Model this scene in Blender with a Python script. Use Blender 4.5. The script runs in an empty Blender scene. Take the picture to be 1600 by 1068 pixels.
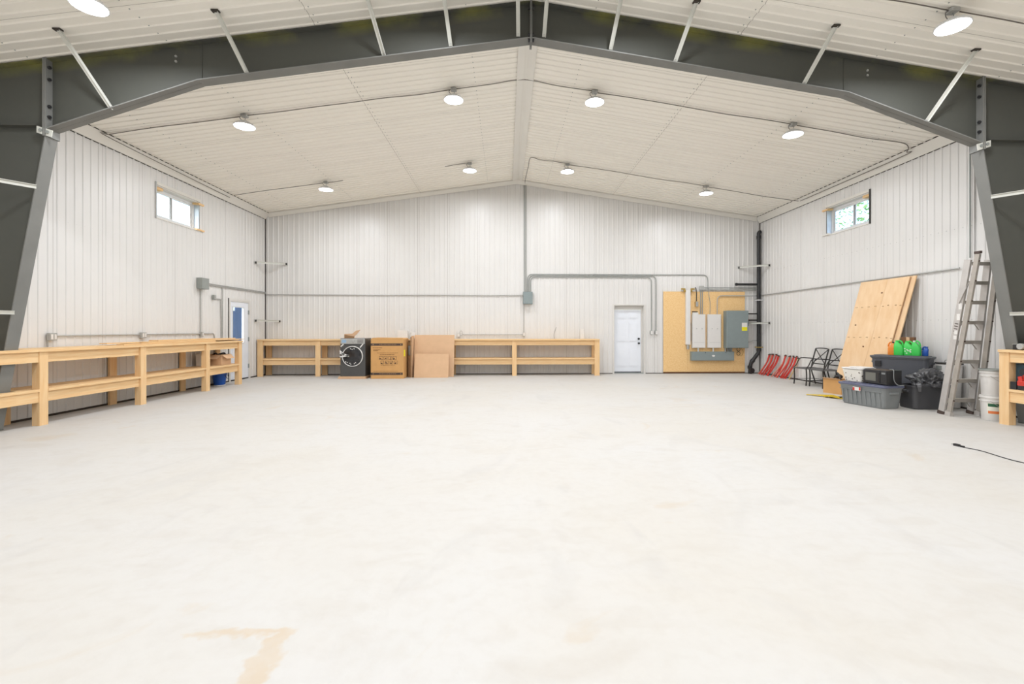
import bpy, bmesh, math, random
from mathutils import Vector, Matrix
random.seed(7)
scene = bpy.context.scene
COL = scene.collection
PI = math.pi

# ------------------------------------------------------------------ camera
cam_d = bpy.data.cameras.new('camera')
cam = bpy.data.objects.new('camera', cam_d); COL.objects.link(cam)
cam.location = (-0.350, -14.234, 1.380)
cam.rotation_euler = (PI/2, 0, -0.0357)
cam_d.sensor_width = 36.0
cam_d.lens = 16.253
cam_d.shift_x = -0.0102
cam_d.shift_y = -0.0125
cam_d.clip_start = 0.05; cam_d.clip_end = 400
scene.camera = cam

# ------------------------------------------------------------------ world, exposure
w = bpy.data.worlds.new('world'); scene.world = w; w.use_nodes = True
nt = w.node_tree; nt.nodes.clear()
out = nt.nodes.new('ShaderNodeOutputWorld'); bg = nt.nodes.new('ShaderNodeBackground')
sky = nt.nodes.new('ShaderNodeTexSky'); sky.sky_type = 'NISHITA'
sky.sun_elevation = math.radians(48); sky.sun_rotation = math.radians(200)
sky.sun_disc = False; sky.dust_density = 3.0; sky.air_density = 1.0
nt.links.new(sky.outputs[0], bg.inputs[0]); bg.inputs[1].default_value = 0.9
nt.links.new(bg.outputs[0], out.inputs[0])
vs = scene.view_settings
vs.view_transform = 'Standard'; vs.look = 'None'; vs.exposure = 0.0; vs.gamma = 1.0
vs.use_curve_mapping = False
LAMP_W = 54.5

# ------------------------------------------------------------------ materials
MATS = {}
def mat(name, col, rough=0.6, metal=0.0, spec=0.5, var=0.0, vscale=8.0, stretch=None, bump=0.0, bscale=40.0, emit=None, estr=0.0, col2=None, coat=0.0):
    if name in MATS: return MATS[name]
    m = bpy.data.materials.new(name); m.use_nodes = True
    n = m.node_tree; b = n.nodes['Principled BSDF']
    b.inputs['Base Color'].default_value = (*col, 1)
    b.inputs['Roughness'].default_value = rough
    b.inputs['Metallic'].default_value = metal
    b.inputs['Specular IOR Level'].default_value = spec
    if coat: b.inputs['Coat Weight'].default_value = coat
    if var or bump:
        tc = n.nodes.new('ShaderNodeTexCoord'); mp = n.nodes.new('ShaderNodeMapping')
        n.links.new(tc.outputs['Object'], mp.inputs[0])
        if stretch: mp.inputs['Scale'].default_value = stretch
    if var:
        no = n.nodes.new('ShaderNodeTexNoise'); no.inputs['Scale'].default_value = vscale; no.inputs['Detail'].default_value = 5
        n.links.new(mp.outputs[0], no.inputs[0])
        rp = n.nodes.new('ShaderNodeValToRGB'); rp.color_ramp.elements[0].position = 0.3; rp.color_ramp.elements[1].position = 0.7
        c2 = col2 if col2 else tuple(c*(1-var) for c in col)
        rp.color_ramp.elements[0].color = (*c2, 1); rp.color_ramp.elements[1].color = (*col, 1)
        n.links.new(no.outputs[0], rp.inputs[0]); n.links.new(rp.outputs[0], b.inputs['Base Color'])
    if bump:
        nb = n.nodes.new('ShaderNodeTexNoise'); nb.inputs['Scale'].default_value = bscale; nb.inputs['Detail'].default_value = 4
        n.links.new(mp.outputs[0], nb.inputs[0])
        bp = n.nodes.new('ShaderNodeBump'); bp.inputs['Strength'].default_value = bump; bp.inputs['Distance'].default_value = 0.01
        n.links.new(nb.outputs[0], bp.inputs['Height']); n.links.new(bp.outputs[0], b.inputs['Normal'])
    if emit:
        b.inputs['Emission Color'].default_value = (*emit, 1); b.inputs['Emission Strength'].default_value = estr
    MATS[name] = m; return m

M_liner  = mat('painted_liner_steel', (0.765, 0.75, 0.725), 0.34, 0, 0.45, var=0.035, vscale=1.2)
M_ceil   = mat('painted_ceiling_steel', (0.94, 0.90, 0.815), 0.42, 0, 0.4, var=0.02, vscale=1.2)
M_trim   = mat('liner_trim', (0.80, 0.775, 0.715), 0.42, 0, 0.4, var=0.03, vscale=2)
M_dark   = mat('dark_gap', (0.055, 0.045, 0.035), 0.8, var=0.2)
M_back   = mat('wall_backing', (0.30, 0.25, 0.20), 0.9, var=0.2)
M_steelw = None
M_flange = mat('lit_primer_flange', (0.215, 0.215, 0.20), 0.55, 0, 0.4, var=0.12, vscale=3)  # lighter than the web: light on the flanges put into the colour
M_brace  = mat('white_brace', (0.66, 0.66, 0.60), 0.5, var=0.05)
M_galv   = mat('galvanised', (0.50, 0.50, 0.48), 0.42, 0.3, 0.5, var=0.12, vscale=20)
M_galvd  = mat('grey_box_steel', (0.33, 0.35, 0.33), 0.5, 0.2, 0.5, var=0.08)
M_cable  = mat('armour_cable', (0.20, 0.18, 0.155), 0.5, 0.3, var=0.3, vscale=60)
M_pine   = mat('pine', (0.86, 0.61, 0.34), 0.62, 0, 0.3, var=1, col2=(0.80, 0.51, 0.25), vscale=3.2, stretch=(9, 9, 0.8), bump=0.05, bscale=20)
M_pineY  = mat('pine_y', (0.86, 0.62, 0.345), 0.62, 0, 0.3, var=1, col2=(0.80, 0.51, 0.25), vscale=3.2, stretch=(12, 1, 12), bump=0.05, bscale=20)
M_pineX  = mat('pine_x', (0.86, 0.62, 0.345), 0.62, 0, 0.3, var=1, col2=(0.80, 0.51, 0.25), vscale=3.2, stretch=(1, 12, 12), bump=0.05, bscale=20)
M_ply    = mat('plywood', (0.86, 0.63, 0.40), 0.65, 0, 0.3, var=1, col2=(0.78, 0.52, 0.29), vscale=2.2, stretch=(6, 3.2, 0.8), bump=0.03)
M_osb    = mat('strandboard', (0.93, 0.66, 0.34), 0.7, 0, 0.3, var=1, col2=(0.80, 0.50, 0.21), vscale=34, stretch=(1, 1, 1.6), bump=0.15)
M_card   = mat('cardboard', (0.70, 0.46, 0.28), 0.8, 0, 0.2, var=0.06, vscale=6)
M_cardo  = mat('orange_cardboard', (0.66, 0.37, 0.145), 0.8, 0, 0.2, var=0.07, vscale=6)
M_cardd  = mat('carton_edge', (0.36, 0.205, 0.10), 0.85, var=0.1)
M_ink    = mat('printed_ink', (0.075, 0.05, 0.04), 0.7, var=0.1)
M_inkl   = mat('faint_ink', (0.30, 0.155, 0.055), 0.8, var=0.1)
M_black  = mat('black_plastic', (0.022, 0.022, 0.024), 0.42, var=0.15)
M_blackm = mat('black_iron', (0.045, 0.042, 0.038), 0.5, 0.3, var=0.15)
M_white  = mat('white_paint', (0.76, 0.77, 0.78), 0.4, var=0.02)
M_whitep = mat('white_plastic', (0.78, 0.76, 0.73), 0.4, var=0.03)
M_slate  = mat('dark_silver_enamel', (0.105, 0.105, 0.105), 0.35, 0.4, var=0.08)
M_glassd = mat('dark_door_glass', (0.03, 0.03, 0.033), 0.12, 0, 0.6, var=0.5, vscale=9)
M_tote   = mat('grey_tote', (0.235, 0.25, 0.25), 0.5, var=0.06)
M_toted  = mat('dark_grey_tote', (0.10, 0.105, 0.12), 0.42, var=0.06)
M_toteg  = mat('charcoal_tote', (0.07, 0.07, 0.075), 0.36, var=0.06)
M_lidb   = mat('blue_grey_lid', (0.12, 0.13, 0.20), 0.45, var=0.06)
M_alu    = mat('worn_aluminium', (0.50, 0.46, 0.41), 0.5, 0.45, var=0.18, vscale=9)
M_alus   = mat('pale_aluminium', (0.60, 0.57, 0.54), 0.5, 0.35, var=0.12, vscale=9)
M_red    = mat('red_plastic', (0.68, 0.045, 0.03), 0.45, var=0.2, vscale=5)
M_pink   = mat('faded_red_plastic', (0.78, 0.26, 0.17), 0.5, var=0.2, vscale=5)
M_green  = mat('bright_green_plastic', (0.055, 0.62, 0.10), 0.35, var=0.08)
M_orange = mat('orange_plastic', (0.85, 0.27, 0.035), 0.35, var=0.1)
M_blue   = mat('blue_plastic', (0.01, 0.09, 0.42), 0.4, var=0.1)
M_yel    = mat('yellow_strap', (0.80, 0.56, 0.03), 0.6, var=0.2, vscale=30)
M_teal   = mat('teal_box', (0.03, 0.075, 0.10), 0.5, var=0.1)
M_bag    = mat('bin_bag', (0.095, 0.095, 0.10), 0.24, 0, 0.6, var=0.3)
M_label  = mat('paper_label', (0.80, 0.78, 0.74), 0.7, var=0.04)
M_brown  = mat('brown_wood', (0.22, 0.095, 0.04), 0.7, var=0.3)
M_door   = mat('door_paint', (0.84, 0.87, 0.92), 0.42, var=0.02)
M_frameW = mat('door_frame_paint', (0.74, 0.72, 0.68), 0.5, var=0.03)
M_vinyl  = mat('window_vinyl', (0.78, 0.78, 0.77), 0.4, var=0.02)
M_film   = mat('vapour_film', (0.60, 0.70, 0.80), 0.3, var=0.15)
M_brass  = mat('brass', (0.55, 0.38, 0.10), 0.4, 0.6, var=0.2)
M_ytag   = mat('yellow_tag', (0.88, 0.80, 0.02), 0.6, var=0.05)
M_sheath = mat('panel_grey', (0.26, 0.31, 0.31), 0.45, 0.1, var=0.05)
M_speck  = None

def glass_mat():
    m = bpy.data.materials.new('window_glass'); m.use_nodes = True
    n = m.node_tree; n.nodes.clear()
    o = n.nodes.new('ShaderNodeOutputMaterial'); t = n.nodes.new('ShaderNodeBsdfTransparent'); g = n.nodes.new('ShaderNodeBsdfGlossy')
    g.inputs['Roughness'].default_value = 0.02; mx = n.nodes.new('ShaderNodeMixShader')
    t.inputs[0].default_value = (0.93, 0.96, 0.97, 1)
    mx.inputs[0].default_value = 0.06; n.links.new(t.outputs[0], mx.inputs[1]); n.links.new(g.outputs[0], mx.inputs[2]); n.links.new(mx.outputs[0], o.inputs[0])
    return m
M_glass = glass_mat()
def emis_mat(name, col, s):
    m = bpy.data.materials.new(name); m.use_nodes = True
    b = m.node_tree.nodes['Principled BSDF']
    b.inputs['Base Color'].default_value = (0.9, 0.9, 0.9, 1)
    b.inputs['Emission Color'].default_value = (*col, 1); b.inputs['Emission Strength'].default_value = s
    return m
M_lens = emis_mat('led_lens', (0.93, 0.96, 1.0), 14.0)

def speck_mat():
    m = mat('speckled_plastic', (0.80, 0.77, 0.70), 0.5)
    n = m.node_tree; b = n.nodes['Principled BSDF']
    tc = n.nodes.new('ShaderNodeTexCoord'); v = n.nodes.new('ShaderNodeTexVoronoi'); v.inputs['Scale'].default_value = 17
    n.links.new(tc.outputs['Object'], v.inputs[0])
    rp = n.nodes.new('ShaderNodeValToRGB'); rp.color_ramp.elements[0].position = 0.17; rp.color_ramp.elements[1].position = 0.23
    rp.color_ramp.elements[0].color = (0.08, 0.05, 0.035, 1); rp.color_ramp.elements[1].color = (0.80, 0.77, 0.70, 1)
    n.links.new(v.outputs['Distance'], rp.inputs[0]); n.links.new(rp.outputs[0], b.inputs['Base Color'])
    return m
M_speck = speck_mat()

def web_mat():
    """dark primer with yellow spray-foam overspray near the ceiling line"""
    m = mat('dark_primer_web', (0.085, 0.087, 0.075), 0.6, 0, 0.35)
    n = m.node_tree; b = n.nodes['Principled BSDF']; L = n.links
    g = n.nodes.new('ShaderNodeNewGeometry'); sx = n.nodes.new('ShaderNodeSeparateXYZ'); L.new(g.outputs['Position'], sx.inputs[0])
    ab = n.nodes.new('ShaderNodeMath'); ab.operation = 'ABSOLUTE'; L.new(sx.outputs[0], ab.inputs[0])
    mu = n.nodes.new('ShaderNodeMath'); mu.operation = 'MULTIPLY_ADD'; L.new(ab.outputs[0], mu.inputs[0]); mu.inputs[1].default_value = 0.1447; L.new(sx.outputs[2], mu.inputs[2])
    mr = n.nodes.new('ShaderNodeMapRange'); mr.inputs['From Min'].default_value = 5.77; mr.inputs['From Max'].default_value = 5.94; L.new(mu.outputs[0], mr.inputs[0])
    no = n.nodes.new('ShaderNodeTexNoise'); no.inputs['Scale'].default_value = 1.6; no.inputs['Detail'].default_value = 5; L.new(g.outputs['Position'], no.inputs[0])
    r2 = n.nodes.new('ShaderNodeMapRange'); r2.inputs['From Min'].default_value = 0.42; r2.inputs['From Max'].default_value = 0.8; L.new(no.outputs[0], r2.inputs[0])
    mm = n.nodes.new('ShaderNodeMath'); mm.operation = 'MULTIPLY'; L.new(mr.outputs[0], mm.inputs[0]); L.new(r2.outputs[0], mm.inputs[1])
    mx = n.nodes.new('ShaderNodeMix'); mx.data_type = 'RGBA'; L.new(mm.outputs[0], mx.inputs[0])
    mx.inputs[6].default_value = (0.085, 0.087, 0.075, 1); mx.inputs[7].default_value = (0.32, 0.31, 0.07, 1)
    L.new(mx.outputs[2], b.inputs['Base Color'])
    return m
M_steelw = web_mat()

def floor_mat():
    m = mat('concrete_floor', (0.70, 0.65, 0.585), 0.62, 0, 0.35)
    n = m.node_tree; b = n.nodes['Principled BSDF']; L = n.links
    g = n.nodes.new('ShaderNodeNewGeometry')
    def noise(sc, det, sxy=None, dist=0.0):
        mp = n.nodes.new('ShaderNodeMapping'); L.new(g.outputs['Position'], mp.inputs[0])
        if sxy: mp.inputs['Scale'].default_value = sxy
        no = n.nodes.new('ShaderNodeTexNoise'); no.inputs['Scale'].default_value = sc; no.inputs['Detail'].default_value = det
        no.inputs['Distortion'].default_value = dist
        L.new(mp.outputs[0], no.inputs[0]); return no.outputs[0]
    def mrange(v, a, c, lo=0, hi=1):
        r = n.nodes.new('ShaderNodeMapRange'); r.inputs['From Min'].default_value = a; r.inputs['From Max'].default_value = c
        r.inputs['To Min'].default_value = lo; r.inputs['To Max'].default_value = hi; L.new(v, r.inputs[0]); return r.outputs[0]
    def mix(f, a, c):
        x = n.nodes.new('ShaderNodeMix'); x.data_type = 'RGBA'; L.new(f, x.inputs[0])
        for s, v in ((6, a), (7, c)):
            if isinstance(v, tuple): x.inputs[s].default_value = (*v, 1)
            else: L.new(v, x.inputs[s])
        return x.outputs[2]
    def math_(op, a, c=None, k=None):
        x = n.nodes.new('ShaderNodeMath'); x.operation = op; L.new(a, x.inputs[0])
        if c is not None: L.new(c, x.inputs[1])
        elif k is not None: x.inputs[1].default_value = k
        return x.outputs[0]
    base = mix(mrange(noise(0.45, 6, None, 0.6), 0.35, 0.65), (0.572, 0.548, 0.505), (0.582, 0.570, 0.548))
    base = mix(mrange(noise(2.2, 8, (1, 1.6, 1), 1.2), 0.5, 0.78, 0, 0.34), base, (0.48, 0.44, 0.385))
    base = mix(mrange(noise(0.9, 9, (1.6, 0.7, 1), 2.0), 0.58, 0.78, 0, 0.5), base, (0.49, 0.475, 0.455))
    base = mix(mrange(noise(14, 6), 0.45, 0.75, 0, 0.12), base, (0.44, 0.39, 0.33))
    base = mix(mrange(noise(1.15, 5, None, 1.0), 0.66, 0.72, 0, 0.32), base, (0.53, 0.43, 0.31))
    # tan bent stain left on the slab
    sx = n.nodes.new('ShaderNodeSeparateXYZ'); L.new(g.outputs['Position'], sx.inputs[0])
    wob = mrange(noise(9, 3), 0.3, 0.7, -0.035, 0.035)
    X = math_('ADD', sx.outputs[0], wob); Y = math_('ADD', sx.outputs[1], wob)
    def box(cx, cy, hx, hy):
        a = math_('SUBTRACT', math_('ABSOLUTE', math_('ADD', X, k=-cx)), k=hx)
        c = math_('SUBTRACT', math_('ABSOLUTE', math_('ADD', Y, k=-cy)), k=hy)
        return mrange(math_('MAXIMUM', a, c), 0.012, -0.012)
    st = math_('MAXIMUM', box(-1.55, -12.09, 0.24, 0.022), box(-1.36, -12.33, 0.05, 0.26))
    st = math_('MULTIPLY', st, mrange(noise(5, 4), 0.25, 0.6, 0.2, 0.62))
    base = mix(st, base, (0.55, 0.43, 0.29))
    L.new(base, b.inputs['Base Color'])
    bp = n.nodes.new('ShaderNodeBump'); bp.inputs['Strength'].default_value = 0.12; bp.inputs['Distance'].default_value = 0.01
    L.new(noise(30, 6), bp.inputs['Height']); L.new(bp.outputs[0], b.inputs['Normal'])
    return m
M_floor = floor_mat()

# ------------------------------------------------------------------ builders
class MB:
    def __init__(s): s.v = []; s.f = []; s.sm = []
    def add(s, vs, fs, M=None, smooth=False):
        k = len(s.v)
        for p in vs:
            p = Vector(p); s.v.append(tuple(M @ p) if M is not None else tuple(p))
        for f in fs: s.f.append(tuple(i+k for i in f)); s.sm.append(smooth)
        return s
    def box(s, x0, y0, z0, x1, y1, z1, M=None):
        vs = [(x0,y0,z0),(x1,y0,z0),(x1,y1,z0),(x0,y1,z0),(x0,y0,z1),(x1,y0,z1),(x1,y1,z1),(x0,y1,z1)]
        return s.add(vs, [(0,3,2,1),(4,5,6,7),(0,1,5,4),(1,2,6,5),(2,3,7,6),(3,0,4,7)], M)
    def bevbox(s, x0, y0, z0, x1, y1, z1, b=0.01, M=None, tap=0.0, seg=3):
        """box with rounded vertical corners, optional taper at the bottom"""
        rings = []
        def ring(z, ins, dx):
            pts = []
            for cx, cy, a0 in ((x1-dx-b, y1-dx-b, 0), (x0+dx+b, y1-dx-b, 90), (x0+dx+b, y0+dx+b, 180), (x1-dx-b, y0+dx+b, 270)):
                for i in range(seg+1):
                    a = math.radians(a0 + 90*i/seg); r = max(b-ins, 0.0005)
                    pts.append((cx+r*math.cos(a), cy+r*math.sin(a), z))
            return pts
        e = min(b*0.35, (z1-z0)*0.2)
        for z, ins, dx in ((z0, e, tap), (z0+e, 0, tap), (z1-e, 0, 0), (z1, e, 0)): rings.append(ring(z, ins, dx))
        n = len(rings[0]); vs = [p for r in rings for p in r]; fs = []
        for k in range(3):
            for i in range(n):
                j = (i+1) % n; fs.append((k*n+i, k*n+j, (k+1)*n+j, (k+1)*n+i))
        fs.append(tuple(range(n-1, -1, -1))); fs.append(tuple(range(3*n, 4*n)))
        return s.add(vs, fs, M)
    def prism(s, pts, a, b, axis=1, M=None):
        """extrude a 2D outline; axis 1: pts are (x,z) along y; axis 0: (y,z) along x; axis 2: (x,y) along z"""
        n = len(pts)
        def P(p, t):
            return (p[0], t, p[1]) if axis == 1 else ((t, p[0], p[1]) if axis == 0 else (p[0], p[1], t))
        vs = [P(p, a) for p in pts] + [P(p, b) for p in pts]
        fs = [tuple(range(n)), tuple(range(2*n-1, n-1, -1))] + [(i, n+i, n+(i+1) % n, (i+1) % n) for i in range(n)]
        return s.add(vs, fs, M)
    def lathe(s, prof, seg=20, M=None, smooth=True):
        vs = []; fs = []; n = len(prof)
        for i in range(seg):
            a = 2*PI*i/seg
            for r, z in prof: vs.append((r*math.cos(a), r*math.sin(a), z))
        for i in range(seg):
            j = (i+1) % seg
            for k in range(n-1): fs.append((i*n+k, j*n+k, j*n+k+1, i*n+k+1))
        if prof[0][0] > 1e-6: fs.append(tuple(i*n for i in range(seg-1, -1, -1)))
        if prof[-1][0] > 1e-6: fs.append(tuple(i*n+n-1 for i in range(seg)))
        return s.add(vs, fs, M, smooth)
    def cyl(s, p, q, r, seg=12, r2=None):
        p = Vector(p); q = Vector(q); d = q-p; L = d.length
        M = Matrix.Translation(p) @ d.to_track_quat('Z', 'Y').to_matrix().to_4x4()
        r2 = r if r2 is None else r2
        k = len(s.sm); s.lathe([(r, 0), (r2, L)], seg, M)
        s.sm[-1] = False; s.sm[-2] = False
        return s
    def tube(s, pts, r, seg=8, smooth=True):
        P = [Vector(p) for p in pts]; n = len(P); vs = []; fs = []
        up = None
        for i in range(n):
            t = ((P[min(i+1, n-1)]-P[i]).normalized() + (P[i]-P[max(i-1, 0)]).normalized())
            if t.length < 1e-6: t = P[min(i+1, n-1)]-P[max(i-1, 0)]
            t.normalize()
            if up is None:
                up = Vector((0, 0, 1)) if abs(t.z) < 0.9 else Vector((1, 0, 0))
            u = (up - t*up.dot(t))
            if u.length < 1e-4: u = t.orthogonal()
            u.normalize(); w_ = t.cross(u); up = u
            for j in range(seg):
                a = 2*PI*j/seg; vs.append(tuple(P[i] + (u*math.cos(a)+w_*math.sin(a))*r))
        for i in range(n-1):
            for j in range(seg):
                k = (j+1) % seg; fs.append((i*seg+j, i*seg+k, (i+1)*seg+k, (i+1)*seg+j))
        s.add(vs, fs, None, smooth)
        s.add([vs[j] for j in range(seg)], [tuple(range(seg-1, -1, -1))]); s.add([vs[(n-1)*seg+j] for j in range(seg)], [tuple(range(seg))])
        return s
    def bar(s, p, q, w_, h, up=(0, 0, 1)):
        """rectangular bar from p to q, w across, h along 'up'"""
        p = Vector(p); q = Vector(q); d = q-p; L = d.length; t = d.normalized(); u = Vector(up); u = (u - t*u.dot(t)).normalized(); v = t.cross(u)
        M = Matrix((( t.x, v.x, u.x, p.x), (t.y, v.y, u.y, p.y), (t.z, v.z, u.z, p.z), (0, 0, 0, 1)))
        return s.box(0, -w_/2, -h/2, L, w_/2, h/2, M)
    def sphere(s, c, rx, ry, rz, seg=14, rings=8, M=None):
        prof = [(max(math.sin(PI*i/rings), 0), -math.cos(PI*i/rings)) for i in range(rings+1)]
        T = Matrix.Translation(Vector(c)) @ Matrix.Diagonal((rx, ry, rz, 1))
        return s.lathe(prof, seg, (M @ T) if M is not None else T)
    def mesh(s, name, m, inv=None):
        me = bpy.data.meshes.new(name)
        vs = [tuple(inv @ Vector(p)) for p in s.v] if inv is not None else s.v
        me.from_pydata(vs, [], s.f); me.update()
        bm = bmesh.new(); bm.from_mesh(me)
        bmesh.ops.remove_doubles(bm, verts=bm.verts, dist=1e-6)
        bmesh.ops.recalc_face_normals(bm, faces=bm.faces); bm.to_mesh(me); bm.free()
        if any(s.sm):
            try: me.set_sharp_from_angle(angle=math.radians(40))
            except Exception: pass
            if all(s.sm[:1]) or True:
                me.polygons.foreach_set('use_smooth', [True]*len(me.polygons))
            try: me.set_sharp_from_angle(angle=math.radians(40))
            except Exception: pass
        for mm in (m if isinstance(m, (list, tuple)) else [m]): me.materials.append(mm)
        return me

WM = {}
def wmat(o): return WM.get(o.name, Matrix.Identity(4))
def tag(o, label=None, cat=None, group=None, kind=None):
    if label: o['label'] = label
    if cat: o['category'] = cat
    if group: o['group'] = group
    if kind: o['kind'] = kind
    return o
def thing(name, label, cat, loc=(0,0,0), rz=0.0, group=None):
    o = bpy.data.objects.new(name, None); COL.objects.link(o); o.location = loc; o.rotation_euler = (0, 0, rz)
    o.empty_display_size = 0.1
    WM[o.name] = Matrix.Translation(Vector(loc)) @ Matrix.Rotation(rz, 4, 'Z')
    return tag(o, label, cat, group)
def part(name, mb, m, parent, world=False, label=None, kind=None):
    """part mesh authored in its thing's own frame, or in the room's frame with world=True"""
    inv = wmat(parent).inverted() if world else None
    o = bpy.data.objects.new(name, mb.mesh(name, m, inv)); COL.objects.link(o); o.parent = parent
    WM[o.name] = wmat(parent)
    return tag(o, label, None, None, kind)
def solo(name, mb, m, label, cat, group=None, loc=None, rz=0.0):
    """a thing that is one mesh; world-authored unless loc given"""
    if loc is None:
        c = Vector([sum(p[i] for p in mb.v)/len(mb.v) for i in range(3)]); c.z = min(p[2] for p in mb.v)
        T = Matrix.Translation(c); me = mb.mesh(name, m, T.inverted()); lo = c; r = 0
    else: me = mb.mesh(name, m); lo = Vector(loc); r = rz
    o = bpy.data.objects.new(name, me); COL.objects.link(o); o.location = lo; o.rotation_euler = (0, 0, r)
    WM[o.name] = Matrix.Translation(lo) @ Matrix.Rotation(r, 4, 'Z')
    return tag(o, label, cat, group)
def struct(name, mb, m):
    o = bpy.data.objects.new(name, mb.mesh(name, m)); COL.objects.link(o); o['kind'] = 'structure'; return o
def copy_tree(o, parent=None):
    c = o.copy(); COL.objects.link(c); c.parent = parent
    for ch in o.children: copy_tree(ch, c)
    return c
def smoothpts(pts, n=6):
    P = [Vector(p) for p in pts]; out_ = []
    for i in range(len(P)-1):
        a = P[max(i-1, 0)]; b = P[i]; c = P[i+1]; d = P[min(i+2, len(P)-1)]
        for k in range(n):
            t = k/n
            out_.append(0.5*((2*b)+(-a+c)*t+(2*a-5*b+4*c-d)*t*t+(-a+3*b-3*c+d)*t**3))
    out_.append(P[-1]); return out_
def bend(pts, r=0.1, n=5):
    """polyline with rounded corners (conduit bends)"""
    P = [Vector(p) for p in pts]; o_ = [P[0]]
    for i in range(1, len(P)-1):
        a = (P[i-1]-P[i]); b = (P[i+1]-P[i]); rr = min(r, a.length*0.45, b.length*0.45)
        s0 = P[i]+a.normalized()*rr; s1 = P[i]+b.normalized()*rr
        for k in range(n+1):
            t = k/n; o_.append(s0*(1-t)**2 + P[i]*2*t*(1-t) + s1*t*t)
    o_.append(P[-1]); return o_

# ------------------------------------------------------------------ room measures
W = 7.62; YF = -24.0; RIDGE = 5.963; SL = 0.1447; WT = 0.20
def cz(x): return RIDGE - SL*abs(x)
PITCH = 0.1524
def profile(a, b, brk=()):
    """ribbed sheet section: list of (s, h)"""
    pts = [(a, 0.0)]
    k = 0; s = a + PITCH*0.5
    while s < b - 0.03:
        pts += [(s-0.026, 0), (s-0.014, 0.010), (s+0.014, 0.010), (s+0.026, 0)]
        s += PITCH
    pts.append((b, 0.0))
    res = []
    for i in range(len(pts)-1):
        res.append(pts[i])
        for q in sorted(brk):
            if pts[i][0] < q-1e-5 < pts[i+1][0]-2e-5:
                t = (q-pts[i][0])/(pts[i+1][0]-pts[i][0]); res.append((q, pts[i][1]*(1-t)+pts[i+1][1]*t))
    res.append(pts[-1]); return res
def wall_panel(parent, a, b, top, place, openings, bottom=0.0):
    brk = [q for o in openings for q in (o[0], o[1]) if a < q < b]
    if top(a) != top(b) and a < 0 < b: brk.append(0.0)
    pr = profile(a+0.002, b-0.002, brk); mb = MB()
    for i in range(len(pr)-1):
        (s0, h0), (s1, h1) = pr[i], pr[i+1]; mid = (s0+s1)/2
        spans = [(bottom, None)]
        for o in openings:
            if o[0] < mid < o[1]:
                spans = [(bottom, o[2]), (o[3], None)] if o[2] > bottom+0.01 else [(o[3], None)]
        for z0, z1 in spans:
            za = top(s0) if z1 is None else z1; zb = top(s1) if z1 is None else z1
            mb.add([place(s0, h0, z0), place(s1, h1, z0), place(s1, h1, zb), place(s0, h0, za)], [(0, 1, 2, 3)])
    return part('panel', mb, M_liner, parent)
def wall_holes(mb, s0, s1, ztop, holes, put):
    """slab with rectangular holes, from boxes"""
    xs = sorted(set([s0, s1]+[h[0] for h in holes]+[h[1] for h in holes]))
    for a, b in zip(xs[:-1], xs[1:]):
        m_ = (a+b)/2; hs = [h for h in holes if h[0] < m_ < h[1]]
        z = 0.0
        for h in sorted(hs, key=lambda q: q[2]):
            if h[2] > z: put(a, b, z, h[2])
            z = h[3]
        put(a, b, z, ztop)

# floor
mb = MB(); mb.box(-W-WT, YF-WT, -0.15, W+WT, WT+0.02, 0.0); floor = struct('floor', mb, M_floor)

WIN_L = (-4.36, -2.99, 3.71, 4.39); WIN_R = (-4.38, -3.01, 3.71, 4.39)
DOOR_L = (-1.80, -0.88, 0.0, 2.15); DOOR_B = (3.0, 3.94, 0.0, 2.12)

# left wall
mb = MB(); wall_holes(mb, YF, 0.0, 5.0, [WIN_L, DOOR_L], lambda a, b, z0, z1: mb.box(-W-WT, a, z0, -W-0.004, b, z1)); wl = struct('wall_left', mb, M_back)
mb = MB(); wall_holes(mb, YF, 0.0, 5.0, [WIN_R], lambda a, b, z0, z1: mb.box(W+0.004, a, z0, W+WT, b, z1)); wr = struct('wall_right', mb, M_back)
mb = MB()
def putb(a, b, z0, z1):
    if z1 < 4: mb.box(a, 0.004, z0, b, WT, z1)
    else:
        pts = [(a, z0), (b, z0), (b, cz(b)+0.02)] + ([(0, cz(0)+0.02)] if a < 0 < b else []) + [(a, cz(a)+0.02)]
        mb.prism(pts, 0.004, WT)
wall_holes(mb, -W-WT, W+WT, 9, [DOOR_B], putb); wb = struct('wall_back', mb, M_back)
mb = MB(); mb.prism([(-W-WT, 0), (W+WT, 0), (W+WT, cz(W)), (0, cz(0)+0.02), (-W-WT, cz(W))], YF-WT, YF); wf = struct('wall_front', mb, M_liner)

PW = 0.9144
y = -1.9712 + 2*PW + 0.0
edgesL = [0.0]; y = -1.9712+PW*2
y = -1.9712 + PW*1
edgesL = [0.0, -1.0568]
while edgesL[-1] > YF: edgesL.append(edgesL[-1]-PW)
for a, b in zip(edgesL[1:], edgesL[:-1]):
    wall_panel(wl, max(a, YF), b, lambda s: cz(W)-0.01, lambda s, h, z: (-W+h, s, z), [WIN_L, DOOR_L])
edgesR = [0.0, -1.0974]
while edgesR[-1] > YF: edgesR.append(edgesR[-1]-PW)
for a, b in zip(edgesR[1:], edgesR[:-1]):
    wall_panel(wr, max(a, YF), b, lambda s: cz(W)-0.01, lambda s, h, z: (W-h, s, z), [WIN_R])
x = -W
while x < W-0.05:
    b = min(x+PW, W)
    wall_panel(wb, x, b, lambda s: cz(s)-0.01, lambda s, h, z: (s, -h, z), [DOOR_B]); x = b
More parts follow.
